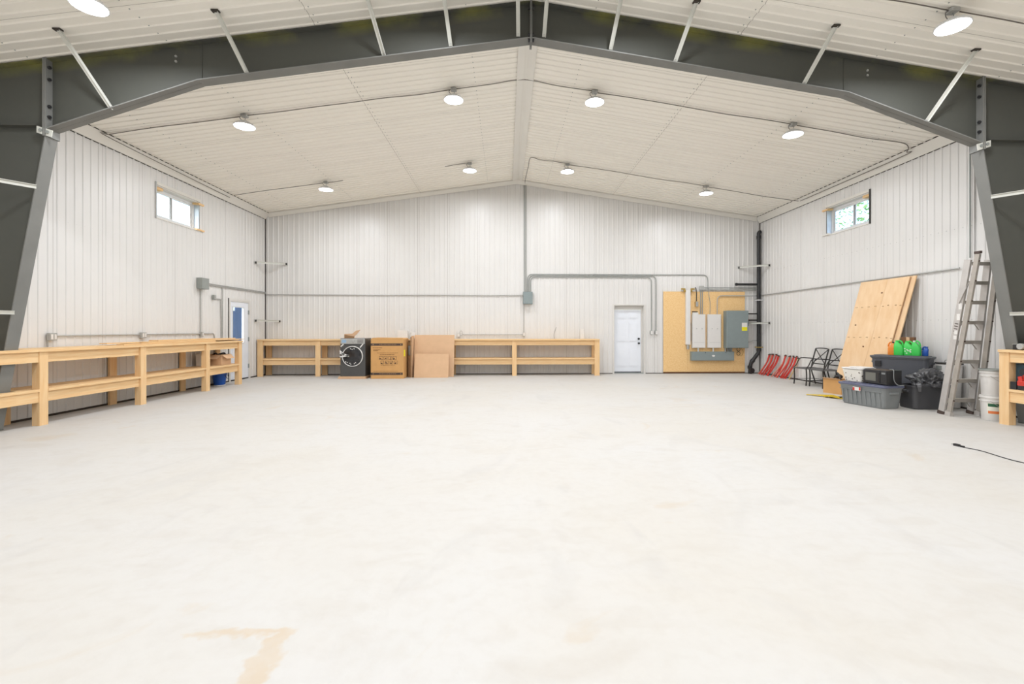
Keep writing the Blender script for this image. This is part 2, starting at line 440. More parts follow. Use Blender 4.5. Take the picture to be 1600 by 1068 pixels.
# screws on the side walls, rows at the girts
for wall, X, sg, eds in ((wl, -W, 1, edgesL), (wr, W, -1, edgesR)):
    mb = MB()
    for z in (0.12, 1.55, 3.15):
        yy = -0.2
        while yy > -10:
            if not (wall is wl and -1.9 < yy < -0.8):
                for dz in (0,):
                    mb.box(min(X, X+sg*0.006), yy-0.005, z-0.005, max(X, X+sg*0.006), yy+0.005, z+0.005)
            yy -= PITCH
    part('panel_screw', mb, M_galv, wall, kind='stuff')

# ceiling
mb = MB()
mb.prism([(-W-WT, cz(W+WT)+0.005), (0, RIDGE+0.005), (W+WT, cz(W+WT)+0.005), (W+WT, cz(W+WT)+0.15), (0, RIDGE+0.15), (-W-WT, cz(W+WT)+0.15)], YF-WT, WT)
ceil = struct('ceiling', mb, M_back)
SLOTS = [(sg, x_) for sg in (-1, 1) for x_ in (0.2, 2.13, 3.99, 5.9)]
def ceil_mesh(sg, x0, x1, ylen):
    pr = [(s_, h_*1.5) for s_, h_ in profile(0.002, ylen-0.002)]; mb = MB()
    for i in range(len(pr)-1):
        (s0, h0), (s1, h1) = pr[i], pr[i+1]
        mb.add([(sg*x0, s0, cz(x0)-h0), (sg*x0, s1, cz(x0)-h1), (sg*x1, s1, cz(x1)-h1), (sg*x1, s0, cz(x1)-h0)], [(0, 1, 2, 3)])
    return mb.mesh('panel', M_ceil)
for sg in (-1, 1):
    for x0, x1 in ((0.10, 2.95), (2.955, 7.585)):
        me = ceil_mesh(sg, x0, x1, PW)
        y = -0.30
        first = ceil_mesh(sg, x0, x1, 0.30)
        o = bpy.data.objects.new('panel', first); COL.objects.link(o); o.parent = ceil; o.location = (0, -0.30, 0)
        while y > YF+0.1:
            y -= PW
            o = bpy.data.objects.new('panel', me); COL.objects.link(o); o.parent = ceil; o.location = (0, y, 0)
# screw rows under the ceiling sheets
mb = MB()
for sg in (-1, 1):
    for xx in (0.9, 2.9, 4.9, 6.7):
        yy = -0.4
        while yy > -10:
            mb.box(sg*xx-0.006, yy-0.006, cz(xx)-0.008, sg*xx+0.006, yy+0.006, cz(xx)-0.001); yy -= PITCH
part('panel_screw', mb, M_galvd, ceil, kind='stuff')

# trims
def tstruct(n, mb, m=M_trim): return struct('trim_%d' % n, mb, m)
for i, sg in enumerate((-1, 1)):
    mb = MB()
    mb.prism([(sg*7.475, cz(7.475)-0.020), (sg*7.600, 4.715), (sg*7.600, 4.700), (sg*7.585, 4.700), (sg*7.462, cz(7.462)-0.024)], YF, -0.02)
    tstruct(1+i, mb)
    mb = MB(); mb.prism([(sg*7.470, cz(7.470)-0.0135), (sg*7.474, cz(7.474)-0.0135), (sg*7.474, cz(7.474)-0.0005), (sg*7.470, cz(7.470)-0.0005)], YF, -0.02)
    mb.box(min(sg*7.611, sg*7.615), YF, 4.690, max(sg*7.611, sg*7.615), -0.02, 4.702)
    struct('trim_%d' % (10+i), mb, M_dark)  # dark strips put in as shade in the rib hollows along the eave
    mb = MB()      # gable trim along the back wall
    mb.add([(0, -0.10, cz(0)-0.022), (sg*7.5, -0.10, cz(7.5)-0.022), (sg*7.5, -0.020, cz(7.5)-0.125), (0, -0.020, cz(0)-0.125)], [(0, 1, 2, 3)])
    mb.add([(0, -0.092, cz(0)-0.018), (sg*7.5, -0.092, cz(7.5)-0.018), (sg*7.5, -0.012, cz(7.5)-0.121), (0, -0.012, cz(0)-0.121)], [(3, 2, 1, 0)])
    mb.add([(0, -0.020, cz(0)-0.125), (sg*7.5, -0.020, cz(7.5)-0.125), (sg*7.5, -0.012, cz(7.5)-0.121), (0, -0.012, cz(0)-0.121)], [(0, 1, 2, 3)])
    tstruct(3+i, mb)
    mb = MB(); mb.box(sg*7.604-0.008, -0.014, 0.0, sg*7.604+0.008, -0.001, 4.74); tstruct(5+i, mb, M_dark)   # dark open joint in the corner
mb = MB(); mb.prism([(-0.155, cz(0.155)-0.020), (-0.155, cz(0.155)-0.026), (-0.02, 5.935), (0.02, 5.935), (0.155, cz(0.155)-0.026), (0.155, cz(0.155)-0.020), (0, 5.945)], YF, -0.05)
mb.box(-0.030, YF, 5.928, -0.022, -0.05, 5.937); mb.box(0.022, YF, 5.928, 0.030, -0.05, 5.937)
tstruct(7, mb)
# base trims
def base(n, mb): return struct(n, mb, M_dark)
mb = MB(); mb.box(-W, YF, 0.0, -W+0.022, -1.86, 0.03); mb.box(-W, -0.82, 0, -W+0.022, -0.02, 0.03); base('baseboard_left', mb)
mb = MB(); mb.box(W-0.022, YF, 0.0, W, -0.02, 0.025); base('baseboard_right', mb)
mb = MB(); mb.box(-W+0.03, -0.02, 0.0, 2.95, 0.0, 0.02); mb.box(3.99, -0.02, 0, W-0.03, 0.0, 0.02); base('baseboard_back', mb)

# ------------------------------------------------------------------ windows
def window(n, sg, op, mirror):
    """op=(y0,y1,z0,z1) hole in the side wall; sliding window set back in the wall"""
    y0, y1, z0, z1 = op
    def B(mb, xa, ya, za, xb, yb, zb): mb.box(min(sg*xa, sg*xb), ya, za, max(sg*xa, sg*xb), yb, zb)
    fr = MB(); D0, D1 = W+0.115, W+0.19
    t = 0.055
    B(fr, D0, y0, z0, D1, y1, z0+t); B(fr, D0, y0, z1-t-0.02, D1, y1, z1); B(fr, D0, y0, z0+t, D1, y0+t, z1-t-0.02); B(fr, D0, y1-t, z0+t, D1, y1, z1-t-0.02)
    root = struct('window_%d' % n, fr, M_vinyl)
    ym = (y0+y1)/2 - 0.06
    # sash frames with panes
    for a, b, dx in ((y0+t, ym+0.03, 0.0), (ym-0.03, y1-t, 0.02)):
        s_ = MB(); q = 0.04
        B(s_, D0+0.01+dx, a, z0+t, D0+0.035+dx, b, z0+t+q); B(s_, D0+0.01+dx, a, z1-t-0.02-q, D0+0.035+dx, b, z1-t-0.02)
        B(s_, D0+0.01+dx, a, z0+t+q, D0+0.035+dx, a+q, z1-t-0.02-q); B(s_, D0+0.01+dx, b-q, z0+t+q, D0+0.035+dx, b, z1-t-0.02-q)
        so = part('sash', s_, M_vinyl, root)
        p_ = MB(); B(p_, D0+0.020+dx, a+q-0.004, z0+t+q-0.004, D0+0.024+dx, b-q+0.004, z1-t-0.02-q+0.004); part('pane', p_, M_glass, so)
        g_ = MB(); B(g_, D0+0.006+dx, b-q-0.012, z0+t+q, D0+0.0095+dx, b-q, z1-t-0.02-q); part('gasket', g_, M_black, so)
    # rough pine bucks and film in the far reveal
    m1 = MB(); B(m1, W+0.005, y1-0.02, z0, W+0.115, y1, z1); part('reveal', m1, M_film, root, label='bluish film over the far jamb')
    m1 = MB(); B(m1, W+0.005, y0, z1-0.025, W+0.115, y1-0.02, z1); part('reveal', m1, M_frameW, root)
    m1 = MB(); B(m1, W+0.005, y0, z0, W+0.115, y1-0.02, z0+0.02); part('sill', m1, M_white, root)
    m1 = MB(); B(m1, W-0.045, y1-0.10, z1-0.075, W+0.10, y1+0.10, z1-0.035); part('wood_block', m1, M_pineY, root, label='short rough wooden block across the upper far corner')
    m1 = MB(); B(m1, W+0.01, y0, z1-0.085, W+0.11, y0+0.22, z1-0.03); part('wood_block', m1, M_pineY, root)
    m1 = MB(); B(m1, W-0.05, y1-0.16, z0-0.005, W+0.10, y1+0.11, z0+0.03); part('sill_block', m1, M_label if sg > 0 else M_pineY, root)
    # casing: thin J trim around the opening
    m1 = MB(); c = 0.022
    B(m1, W-0.02, y0-c, z1, W, y1+c, z1+c*2.6); B(m1, W-0.02, y0-c, z0-c, W, y1+c, z0)
    part('casing', m1, M_trim, root)
    m1 = MB(); B(m1, W-0.022, y0-0.03, z0-c, W, y0, z1+c*2.6); part('casing_side', m1, M_blackm if sg > 0 else M_galv, root, label='dark near edge of the opening' if sg > 0 else None)
    return root
window(1, -1, WIN_L, False); window(2, 1, WIN_R, True)

# ------------------------------------------------------------------ doors
# door_1: half-glazed door in the left wall
y0, y1, z0, z1 = DOOR_L
mb = MB(); mb.box(-W-0.15, y0, 0, -W+0.012, y0+0.035, z1); mb.box(-W-0.15, y1-0.035, 0, -W+0.012, y1, z1); mb.box(-W-0.15, y0+0.035, z1-0.035, -W+0.012, y1-0.035, z1)
mb.box(-W-0.002, y0-0.05, 0, -W+0.02, y0, z1+0.05); mb.box(-W-0.002, y1, 0, -W+0.02, y1+0.045, z1+0.05); mb.box(-W-0.002, y0, z1, -W+0.02, y1, z1+0.05)
d1 = struct('door_1', mb, M_frameW)
ya, yb = y0+0.04, y1-0.04; g0, g1, h0, h1 = -1.665, -1.15, 1.02, 1.97
mb = MB(); X0, X1 = -W-0.045, -W-0.002
mb.box(X0, ya, 0.035, X1, g0, z1-0.04); mb.box(X0, g1, 0.035, X1, yb, z1-0.04); mb.box(X0, g0, 0.035, X1, g1, h0); mb.box(X0, g0, h1, X1, g1, z1-0.04)
sl = part('door_leaf', mb, M_door, d1)
mb = MB()
for a, b, c, d in ((g0-0.03, g1+0.03, h0-0.03, h0), (g0-0.03, g1+0.03, h1, h1+0.03), (g0-0.03, g0, h0, h1), (g1, g1+0.03, h0, h1)): mb.box(X1, a, c, X1+0.012, b, d)
part('glazing_bead', mb, M_white, sl)
mb = MB(); mb.box(-W-0.028, g0, h0, -W-0.022, g1, h1); part('pane', mb, M_glass, sl)
for a, b, c, d in ((g0-0.02, (g0+g1)/2-0.03, 0.22, 0.85), ((g0+g1)/2+0.03, g1+0.02, 0.22, 0.85)):
    mb = MB(); mb.box(X1, a, c, X1+0.008, b, d); part('raised_panel', mb, M_door, sl)
for z in (0.35, 1.10, 1.85):
    mb = MB(); mb.box(-W-0.006, yb-0.01, z-0.055, -W+0.016, yb+0.028, z+0.055); mb.cyl((-W+0.018, yb+0.008, z-0.06), (-W+0.018, yb+0.008, z+0.06), 0.009); part('hinge', mb, M_galvd, d1)
mb = MB(); mb.box(-W-0.12, y0+0.035, 0.0, -W+0.005, y1-0.035, 0.03); part('threshold', mb, M_black, d1)
mb = MB(); mb.box(-W-0.002, y0-0.062, 0, -W+0.021, y0-0.05, z1+0.05); part('joint', mb, M_dark, d1, label='dark gap down the near side of the casing')
mb = MB(); mb.sphere((X1+0.05, ya+0.07, 0.95), 0.03, 0.03, 0.03); mb.cyl((X1, ya+0.07, 0.95), (X1+0.03, ya+0.07, 0.95), 0.014); part('door_knob', mb, M_black, sl)
# door_2: six-panel door in the back wall, set back
x0, x1, z0, z1 = DOOR_B
mb = MB()
mb.box(x0-0.04, -0.026, 0, x0, 0.0, z1+0.04); mb.box(x1, -0.026, 0, x1+0.04, 0.0, z1+0.04); mb.box(x0, -0.026, z1, x1, 0.0, z1+0.04)
mb.box(x0, -0.0, 0, x0+0.012, 0.19, z1); mb.box(x1-0.012, -0.0, 0, x1, 0.19, z1); mb.box(x0+0.012, 0, z1-0.012, x1-0.012, 0.19, z1)
mb.box(x0+0.012, 0.13, 1.985, x1-0.012, 0.17, z1-0.012); mb.box(x1-0.06, 0.12, 0.0, x1-0.012, 0.17, 1.985)
d2 = struct('door_2', mb, M_frameW)
mb = MB(); mb.box(x0+0.014, 0.125, 0.055, x1-0.062, 0.165, 1.98); sl = part('door_leaf', mb, M_door, d2)
lx0, lx1 = x0+0.014, x1-0.062; xm = (lx0+lx1)/2
for z_a, z_b in ((0.20, 0.78), (0.98, 1.60), (1.70, 1.88)):
    for a, b in ((lx0+0.11, xm-0.05), (xm+0.05, lx1-0.11)):
        mb = MB(); mb.prism([(a, z_a), (b, z_a), (b, z_b), (a, z_b)], 0.1245, 0.118)
        mb.prism([(a+0.035, z_a+0.035), (b-0.035, z_a+0.035), (b-0.035, z_b-0.035), (a+0.035, z_b-0.035)], 0.118, 0.106)
        part('raised_panel', mb, M_door, sl)
mb = MB(); mb.cyl((lx1-0.07, 0.125, 1.08), (lx1-0.07, 0.09, 1.08), 0.032, 16); part('deadbolt', mb, M_black, sl)
mb = MB(); mb.cyl((lx1-0.07, 0.125, 0.94), (lx1-0.07, 0.11, 0.94), 0.03, 16); mb.cyl((lx1-0.07, 0.11, 0.94), (lx1-0.07, 0.08, 0.94), 0.012); mb.sphere((lx1-0.07, 0.065, 0.94), 0.03, 0.025, 0.03); part('door_knob', mb, M_black, sl)
mb = MB(); mb.box(x0+0.012, 0.0, 0.0, x1-0.012, 0.17, 0.022); part('threshold', mb, M_galvd, d2)
mb = MB(); mb.box(x0+0.014, 0.115, 0.024, x1-0.062, 0.125, 0.05); part('sweep', mb, M_black, sl)

# ------------------------------------------------------------------ steel portal frame
YC = -7.75; FH = 0.085
fr = thing('portal_frame', 'dark grey steel portal frame of tapered columns and rafters spanning the room', 'steel frame', (0, YC, 0))
for sg in (-1, 1):
    cb, ct, zt = 7.22, 6.48, 4.06      # inner face at base, at haunch, haunch height
    web = MB(); web.prism([(sg*7.60, 0.01), (sg*cb, 0.01), (sg*ct, zt), (sg*ct, zt+0.12), (sg*ct, cz(ct)-0.02), (sg*7.60, cz(7.60)-0.02)], YC-0.005, YC+0.005)
    col = part('column', web, M_steelw, fr, world=True)
    m1 = MB(); m1.bar((sg*(cb+0.006), YC, 0.012), (sg*(ct+0.006), YC, zt), FH*2, 0.014, up=(1, 0, 0)); part('inner_flange', m1, M_flange, col, world=True)
    m1 = MB(); m1.box(min(sg*7.23, sg*7.6), YC-0.10, 0.0, max(sg*7.23, sg*7.6), YC+0.10, 0.018); part('base_plate', m1, M_steelw, col, world=True)
    m1 = MB(); m1.box(min(sg*6.62, sg*7.6), YC-0.08, zt+0.045, max(sg*6.62, sg*7.6), YC+0.08, zt+0.057); part('stiffener', m1, M_steelw, col, world=True)
    # bolted end plates at the haunch
    m1 = MB(); m1.box(min(sg*6.48, sg*6.50), YC-0.10, zt-0.10, max(sg*6.48, sg*6.50), YC+0.10, cz(6.5)-0.0); 
    m1.box(min(sg*6.505, sg*6.525), YC-0.10, zt-0.10, max(sg*6.505, sg*6.525), YC+0.10, cz(6.52)-0.0)
    pl = part('end_plate', m1, M_flange, fr, world=True)
    for z in (zt+0.16, zt+0.30, cz(6.5)-0.30, cz(6.5)-0.14):
        b_ = MB()
        for yy in (YC-0.065,):
            b_.cyl((sg*6.478, yy, z), (sg*6.45, yy, z), 0.021, 6)
        part('bolt', b_, M_black, pl, world=True)
    # pale connection plate under the haunch
    m1 = MB(); a = Vector((sg*6.40, 0, zt-0.055)); 
    m1.prism([(sg*6.395, zt-0.03), (sg*6.60, zt+0.03), (sg*6.60, zt-0.06), (sg*6.41, zt-0.12)], YC-0.098, YC-0.088)
    gp = part('gusset_plate', m1, M_brace, fr, world=True, label='pale bolted plate under the haunch')
    for dx in (0.055, 0.145):
        b_ = MB(); zc = zt-0.07+dx*0.28; b_.cyl((sg*(6.40+dx), YC-0.098, zc), (sg*(6.40+dx), YC-0.112, zc), 0.022, 8); part('bolt', b_, M_galvd, gp, world=True)
    # rafter
    kx, kz, rz_ = 4.52, 4.745, 5.42
    web = MB(); web.prism([(0, rz_), (sg*kx, kz), (sg*ct, zt), (sg*ct, cz(ct)-0.01), (0, cz(0)-0.01)], YC-0.004, YC+0.004)
    raf = part('rafter', web, M_steelw, fr, world=True)
    m1 = MB(); up = Vector((0.15, 0, 1)) if sg < 0 else Vector((-0.15, 0, 1))
    m1.prism([(sg*0.012, rz_-0.002), (sg*kx, kz), (sg*kx, kz+0.014), (sg*0.012, rz_+0.012)], YC-FH, YC+FH)
    m1.prism([(sg*kx, kz), (sg*(ct+0.0), zt-0.0), (sg*(ct+0.0), zt+0.015), (sg*kx, kz+0.014)], YC-FH, YC+FH)
    part('lower_flange', m1, M_flange, raf, world=True)
    m1 = MB(); m1.prism([(sg*0.012, cz(0)-0.035), (sg*7.55, cz(7.55)-0.035), (sg*7.55, cz(7.55)-0.025), (sg*0.012, cz(0)-0.025)], YC-FH, YC+FH)
    part('upper_flange', m1, M_steelw, raf, world=True)
    m1 = MB(); m1.box(min(sg*4.50, sg*4.512), YC-0.012, kz+0.02, max(sg*4.50, sg*4.512), YC+0.0, cz(4.5)-0.04); part('weld_seam', m1, M_steelw, raf, world=True)
    for z in (0.14, 0.21):
        b_ = MB(); b_.cyl((sg*4.85, YC-0.004, cz(4.85)-z-0.02), (sg*4.85, YC-0.02, cz(4.85)-z-0.02), 0.016, 6); part('bolt', b_, M_galv, raf, world=True)
    # ridge plate
    m1 = MB(); m1.box(min(sg*0.002, sg*0.014), YC-0.095, 5.36, max(sg*0.002, sg*0.014), YC+0.095, 5.93)
    rp = part('ridge_plate', m1, M_flange, fr, world=True)
    for z in (5.39, 5.47, 5.84):
        b_ = MB(); b_.cyl((sg*0.014, YC-0.065, z), (sg*0.042, YC-0.065, z), 0.02, 6); part('bolt', b_, M_black, rp, world=True)
    # white flange braces, rafter foot up into slots in the ceiling
    for xb, zb, xt in ((0.18, 5.455, 0.20), (1.115, 5.30, 1.165), (2.03, 5.145, 2.13), (3.88, 4.86, 3.99), (5.675, 4.345, 5.90)):
        p = Vector((sg*xb, YC-0.045, zb)); q = Vector((sg*xt, -8.31, cz(xt)+0.0))
        q = Vector((sg*xt, -8.31, cz(xt)-0.004))
        m1 = MB(); m1.bar(p, q, 0.05, 0.006, up=(0, 1, 0.6)); m1.bar(p+Vector((0.023, 0, 0)), q+Vector((0.023, 0, 0)), 0.006, 0.04, up=(0, 1, 0.6))
        br = part('flange_brace', m1, M_brace, fr, world=True)
        m1 = MB(); m1.box(q.x-0.045, q.y-0.02, cz(xt)-0.028, q.x+0.045, q.y+0.035, cz(xt)-0.0105); part('slot', m1, M_dark, br, world=True)
        m1 = MB(); m1.cyl((p.x, p.y-0.012, p.z+0.03), (p.x, p.y-0.028, p.z+0.03), 0.014, 6); part('bolt', m1, M_galv, br, world=True)
    for xb, zb, xe, ye in ((6.62, 3.28, 7.60, -9.05), (6.90, 1.60, 7.60, -8.7)):
        p = Vector((sg*xb, YC-0.08, zb)); q = Vector((sg*xe, ye, zb+0.01))
        m1 = MB(); m1.bar(p, q, 0.006, 0.05); m1.bar(p+Vector((0, 0, 0.022)), q+Vector((0, 0, 0.022)), 0.045, 0.006); part('column_brace', m1, M_brace, fr, world=True)

# ------------------------------------------------------------------ ceiling lights
def ceiling_light(x, y, label, vis):
    z = cz(x)-0.016
    t = thing('ceiling_light', label, 'light', (x, y, z), 0, 'round high-bay lights')
    m = MB(); m.bevbox(-0.052, -0.052, -0.045, 0.052, 0.052, 0.0, 0.012); jb = part('junction_box', m, M_galv, t)
    m = MB(); m.tube([(0.0, 0, -0.045), (0.012, 0, -0.06), (0.014, 0, -0.075), (0, 0, -0.112), (-0.012, 0, -0.10)], 0.005, 6); part('hook', m, M_galvd, t)
    m = MB(); m.tube(smoothpts([(-0.05, 0, -0.02), (-0.085, 0, -0.05), (-0.06, 0.02, -0.09), (-0.01, 0.02, -0.13)]), 0.005, 6); part('cord', m, M_cable, t)
    m = MB(); m.lathe([(0.0, -0.11), (0.05, -0.112), (0.06, -0.135), (0.085, -0.150), (0.155, -0.185), (0.178, -0.196), (0.180, -0.212), (0.168, -0.216)], 32); hs = part('housing', m, M_vinyl, t)
    m = MB()
    for k in range(12):
        a = 2*PI*k/12; m.bar((0.07*math.cos(a), 0.07*math.sin(a), -0.140), (0.15*math.cos(a), 0.15*math.sin(a), -0.178), 0.006, 0.02)
    part('cooling_fin', m, M_vinyl, hs, kind='stuff')
    m = MB(); m.lathe([(0.0, -0.220), (0.10, -0.219), (0.168, -0.2165)], 32); part('lens', m, M_lens, t)
    ld = bpy.data.lights.new('led', 'AREA'); ld.shape = 'DISK'; ld.size = 0.32; ld.energy = LAMP_W; ld.color = (0.925, 0.95, 1.0)
    lo = bpy.data.objects.new('led', ld); COL.objects.link(lo); lo.parent = t; lo.location = (0, 0, -0.226)
    return t
side = {-5.03: 'by the left wall', -1.3: 'just left of the ridge', 1.28: 'just right of the ridge', 5.01: 'by the right wall'}
rowt = {-2.03: 'row nearest the back wall', -5.78: 'row just behind the steel frame', -8.87: 'row before the steel frame',
        -12.6: 'row above the camera', -16.4: 'first row behind the camera', -20.2: 'row by the front wall'}
for y in rowt:
    for x in side:
        ceiling_light(x, y, 'round high-bay light %s, %s' % (side[x], rowt[y]), y > -10)

# ceiling cables
def cable(pts, label, r=0.0075, name='armoured_cable', m=M_cable, n=5, sm=True, cat='cable', grp=None):
    mb = MB(); mb.tube(smoothpts(pts, n) if sm else pts, r, 6); return solo(name, mb, m, label, cat, grp)
def cp(x, y, d=0.032): return (x, y, cz(x)-d)
def run(xs, y, sag=0.012):
    out_ = []
    for i in range(len(xs)-1):
        a, b = xs[i], xs[i+1]; n = max(2, int(abs(b-a)/0.55))
        for k in range(n):
            t = k/n; xx = a+(b-a)*t
            out_.append((xx, y+0.012*math.sin(xx*5.1)+0.01*math.sin(xx*2.3), cz(xx)-0.030-sag*abs(math.sin(xx*3.7))))
    out_.append(cp(xs[-1], y)); return out_
def eave(sg, y, d=0.03): return (sg*(7.53-d), y, 4.785)
for nm, lo, hi in (('left', -7.35, -1.3-0.05),):
    pass
cable([eave(-1, -2.0), (-7.44, -5.60, 4.80), (-7.42, -5.72, 4.845)] + run([-7.30, -5.12], -5.76), 'thin grey cable from the left light behind the frame to the left eave trim')
cable(run([-5.02, -1.35], -5.78), 'thin grey cable linking the two left lights behind the frame')
cable(run([-1.25, 1.23], -5.80), 'thin grey cable crossing the ridge behind the steel frame')
cable(run([1.33, 5.00], -5.78), 'thin grey cable linking the two right lights behind the frame')
cable(run([5.10, 7.10], -5.76) + [(7.34, -5.66, cz(7.34)-0.035), (7.43, -5.52, 4.82), (7.48, -5.30, 4.79), (7.48, -2.2, 4.79)], 'thin grey cable from the right light behind the frame along the right eave')
cable([(-7.40, -1.98, 4.84)] + run([-7.30, -5.12], -2.00), 'thin grey cable from left eave trim to the far left light')
cable(run([-5.02, -4.60], -2.0), 'short grey cable stub right of the far left light')
cable(run([-1.95, -1.35], -2.06), 'short grey cable stub beside the far light left of the ridge')
cable([(0.235, -0.06, 5.85), (0.235, -0.15, 5.90), (0.25, -0.8, 5.90), (0.27, -1.3, 5.905), (0.29, -2.0, 5.905), (0.42, -2.08, 5.88)] + run([0.55, 1.23], -2.08), 'grey cable bending from the gable pipe to the far light right of ridge')
cable(run([1.33, 5.00], -2.05), 'thin grey cable linking the two far right lights')
cable(run([5.10, 7.25], -2.00) + [(7.40, -2.05, 4.84), (7.46, -2.15, 4.80)], 'thin grey cable from far right light to the right eave trim')
cable(run([1.33, 5.00], -8.86, 0.008), 'thin grey cable left of the light in front of the frame on the right')
cable(run([5.10, 7.30], -8.87, 0.008), 'thin grey cable right of the light in front of the frame')
cable(run([-7.30, -5.12], -8.87, 0.008), 'thin grey cable left of the light in front of the frame on the left')
cable(run([-5.02, -1.35], -8.87, 0.008), 'thin grey cable right of the light in front of the frame on the left')

# ------------------------------------------------------------------ workbenches
def workbench(label, axis, fx, wx, s0, s1, posts, ends=None, cut=None, H=1.085, topT=0.05, lip=0.03):
    """axis 'y': bench along Y against a side wall; 'x': along the back wall.
    fx front coordinate, wx wall coordinate (other axis), s0..s1 the run."""
    def P(a, b, z): return (b, a, z) if axis == 'y' else (a, b, z)
    def bx(mb, a0, b0, z0, a1, b1, z1):
        p, q = P(a0, b0, z0), P(a1, b1, z1)
        mb.box(min(p[0], q[0]), min(p[1], q[1]), z0, max(p[0], q[0]), max(p[1], q[1]), z1)
    sg = 1 if wx > fx else -1
    c = P((s0+s1)/2, (fx+wx)/2, 0)
    t = thing('workbench', label, 'workbench', c)
    mw = M_pineY if axis == 'y' else M_pineX
    d = abs(wx-fx)
    # top boards (three along the run)
    n = 3; edges = [-lip, d*0.36, d*0.68, d-0.02]
    if cut: edges[1] = cut[2]
    for i in range(n):
        spans = [(s0, s1)]
        if cut and i > 0: spans = [q for q in ((s0, cut[0]), (cut[1], s1)) if q[1]-q[0] > 0.02]
        for a, b in spans:
            m = MB(); bx(m, a, fx+sg*(edges[i]+0.002), H-0.038, b, fx+sg*(edges[i+1]-0.002), H+random.uniform(-0.001, 0.001)); part('top_board', m, mw, t, world=True)
    e2 = [0.0, d*0.36, d*0.68, d-0.03]
    if cut: e2[1] = max(cut[2], 0.10)
    for i in range(n):
        spans = [(s0+0.03, s1-0.03)]
        if cut and i > 0: spans = [q for q in ((s0+0.03, cut[0]), (cut[1], s1-0.03)) if q[1]-q[0] > 0.02]
        for a, b in spans:
            m = MB(); bx(m, a, fx+sg*(e2[i]+0.012), 0.485, b, fx+sg*(e2[i+1]-0.002), 0.522); part('shelf_board', m, mw, t, world=True)
    for a0, a1 in posts:
        m = MB(); bx(m, a0, fx-sg*0.004, 0.0, a1, fx+sg*0.036, H-0.039); part('leg', m, M_pine, t, world=True)
        m = MB(); bx(m, a0+0.003, fx+sg*0.037, 0.0, a1-0.06, fx+sg*0.105, 0.484); m.box(*[c for c in (min(P(a0+0.003, fx+sg*0.037, 0)[0], P(a1-0.06, fx+sg*0.105, 0)[0]), min(P(a0+0.003, fx+sg*0.037, 0)[1], P(a1-0.06, fx+sg*0.105, 0)[1]), 0.523, max(P(a0+0.003, fx+sg*0.037, 0)[0], P(a1-0.06, fx+sg*0.105, 0)[0]), max(P(a0+0.003, fx+sg*0.037, 0)[1], P(a1-0.06, fx+sg*0.105, 0)[1]), H-0.039)]); part('leg', m, M_pine, t, world=True)
        if not (cut and cut[0]-0.1 < (a0+a1)/2 < cut[1]+0.1):
            m = MB(); bx(m, a0, fx+sg*(d-0.06), 0.0, a1+0.02, fx+sg*(d-0.022), H-0.039); part('back_leg', m, M_pine, t, world=True)
    ps = sorted(posts)
    segs = [(ps[i][1], ps[i+1][0]) for i in range(len(ps)-1)]
    if ps[0][0] > s0+0.05: segs.insert(0, (s0, ps[0][0]))
    if ps[-1][1] < s1-0.05: segs.append((ps[-1][1], s1))
    for a, b in segs:
        near = cut and a < cut[1] and b > cut[0]
        r0, r1 = (0.008, 0.020) if near else (0.030, 0.036+0.012)
        m = MB(); bx(m, a+0.001, fx+sg*r0, 0.905, b-0.001, fx+sg*r1, H-0.039); part('rail', m, mw, t, world=True)
        m = MB(); bx(m, a+0.001, fx+sg*r0, 0.335, b-0.001, fx+sg*r1, 0.484); part('rail', m, mw, t, world=True)
        m = MB(); bx(m, a+0.001, fx-sg*0.010, 0.486, b-0.001, fx+sg*0.011, 0.522); part('shelf_edge', m, mw, t, world=True)
    return t
workbench('long pine workbench with lower shelf along the left wall', 'y', -7.00, -7.60, -10.9, -2.33,
          [(-2.47, -2.34), (-3.73, -3.60), (-5.57, -5.44), (-7.40, -7.275), (-9.23, -9.10), (-10.9, -10.77)], cut=(-7.90, -7.60, 0.016), H=1.095)
workbench('long pine workbench with lower shelf along the back wall', 'x', -0.55, -0.025, -7.56, 2.44,
          [(-7.56, -7.41), (-5.90, -5.76), (-3.98, -3.84), (-2.04, -1.90), (-0.165, -0.035), (2.29, 2.44)], H=1.085)
workbench('pine workbench with loaded shelf along the right wall', 'y', 6.87, 7.60, -11.5, -7.72,
          [(-7.85, -7.72), (-9.65, -9.52), (-11.5, -11.37)], cut=(-7.91, -7.58, 0.13), H=1.085)

# loose boards on the left bench
for i, (ya, yb, xa, xb, z0, z1, sk, lb) in enumerate([
    (-5.85, -3.30, -7.20, -7.08, 1.097, 1.116, 0.03, 'lowest pale loose board, front of the pile on left bench'),
    (-5.60, -2.12, -7.34, -7.22, 1.097, 1.121, 0.01, 'long pale loose board lying under the pile on left bench'),
    (-6.05, -3.05, -7.32, -7.20, 1.123, 1.141, -0.02, 'pale loose board with near end jutting out of the pile'),
    (-5.30, -2.12, -7.19, -7.07, 1.119, 1.139, 0.0, 'long loose board overhanging the far end of left bench'),
    (-4.90, -2.30, -7.30, -7.18, 1.143, 1.163, 0.0, 'topmost long pale loose board on the left bench pile'),
    (-4.75, -3.15, -7.47, -7.38, 1.097, 1.163, 0.0, 'reddish loose board on edge nearest the left wall')]):
    m = MB(); m.prism([(xa, ya), (xb, ya+0.01), (xb+sk, yb), (xa+sk, yb)], z0, z1, axis=2)
    solo('wood_board', m, M_pineY, lb, 'board', 'loose boards on the left workbench')

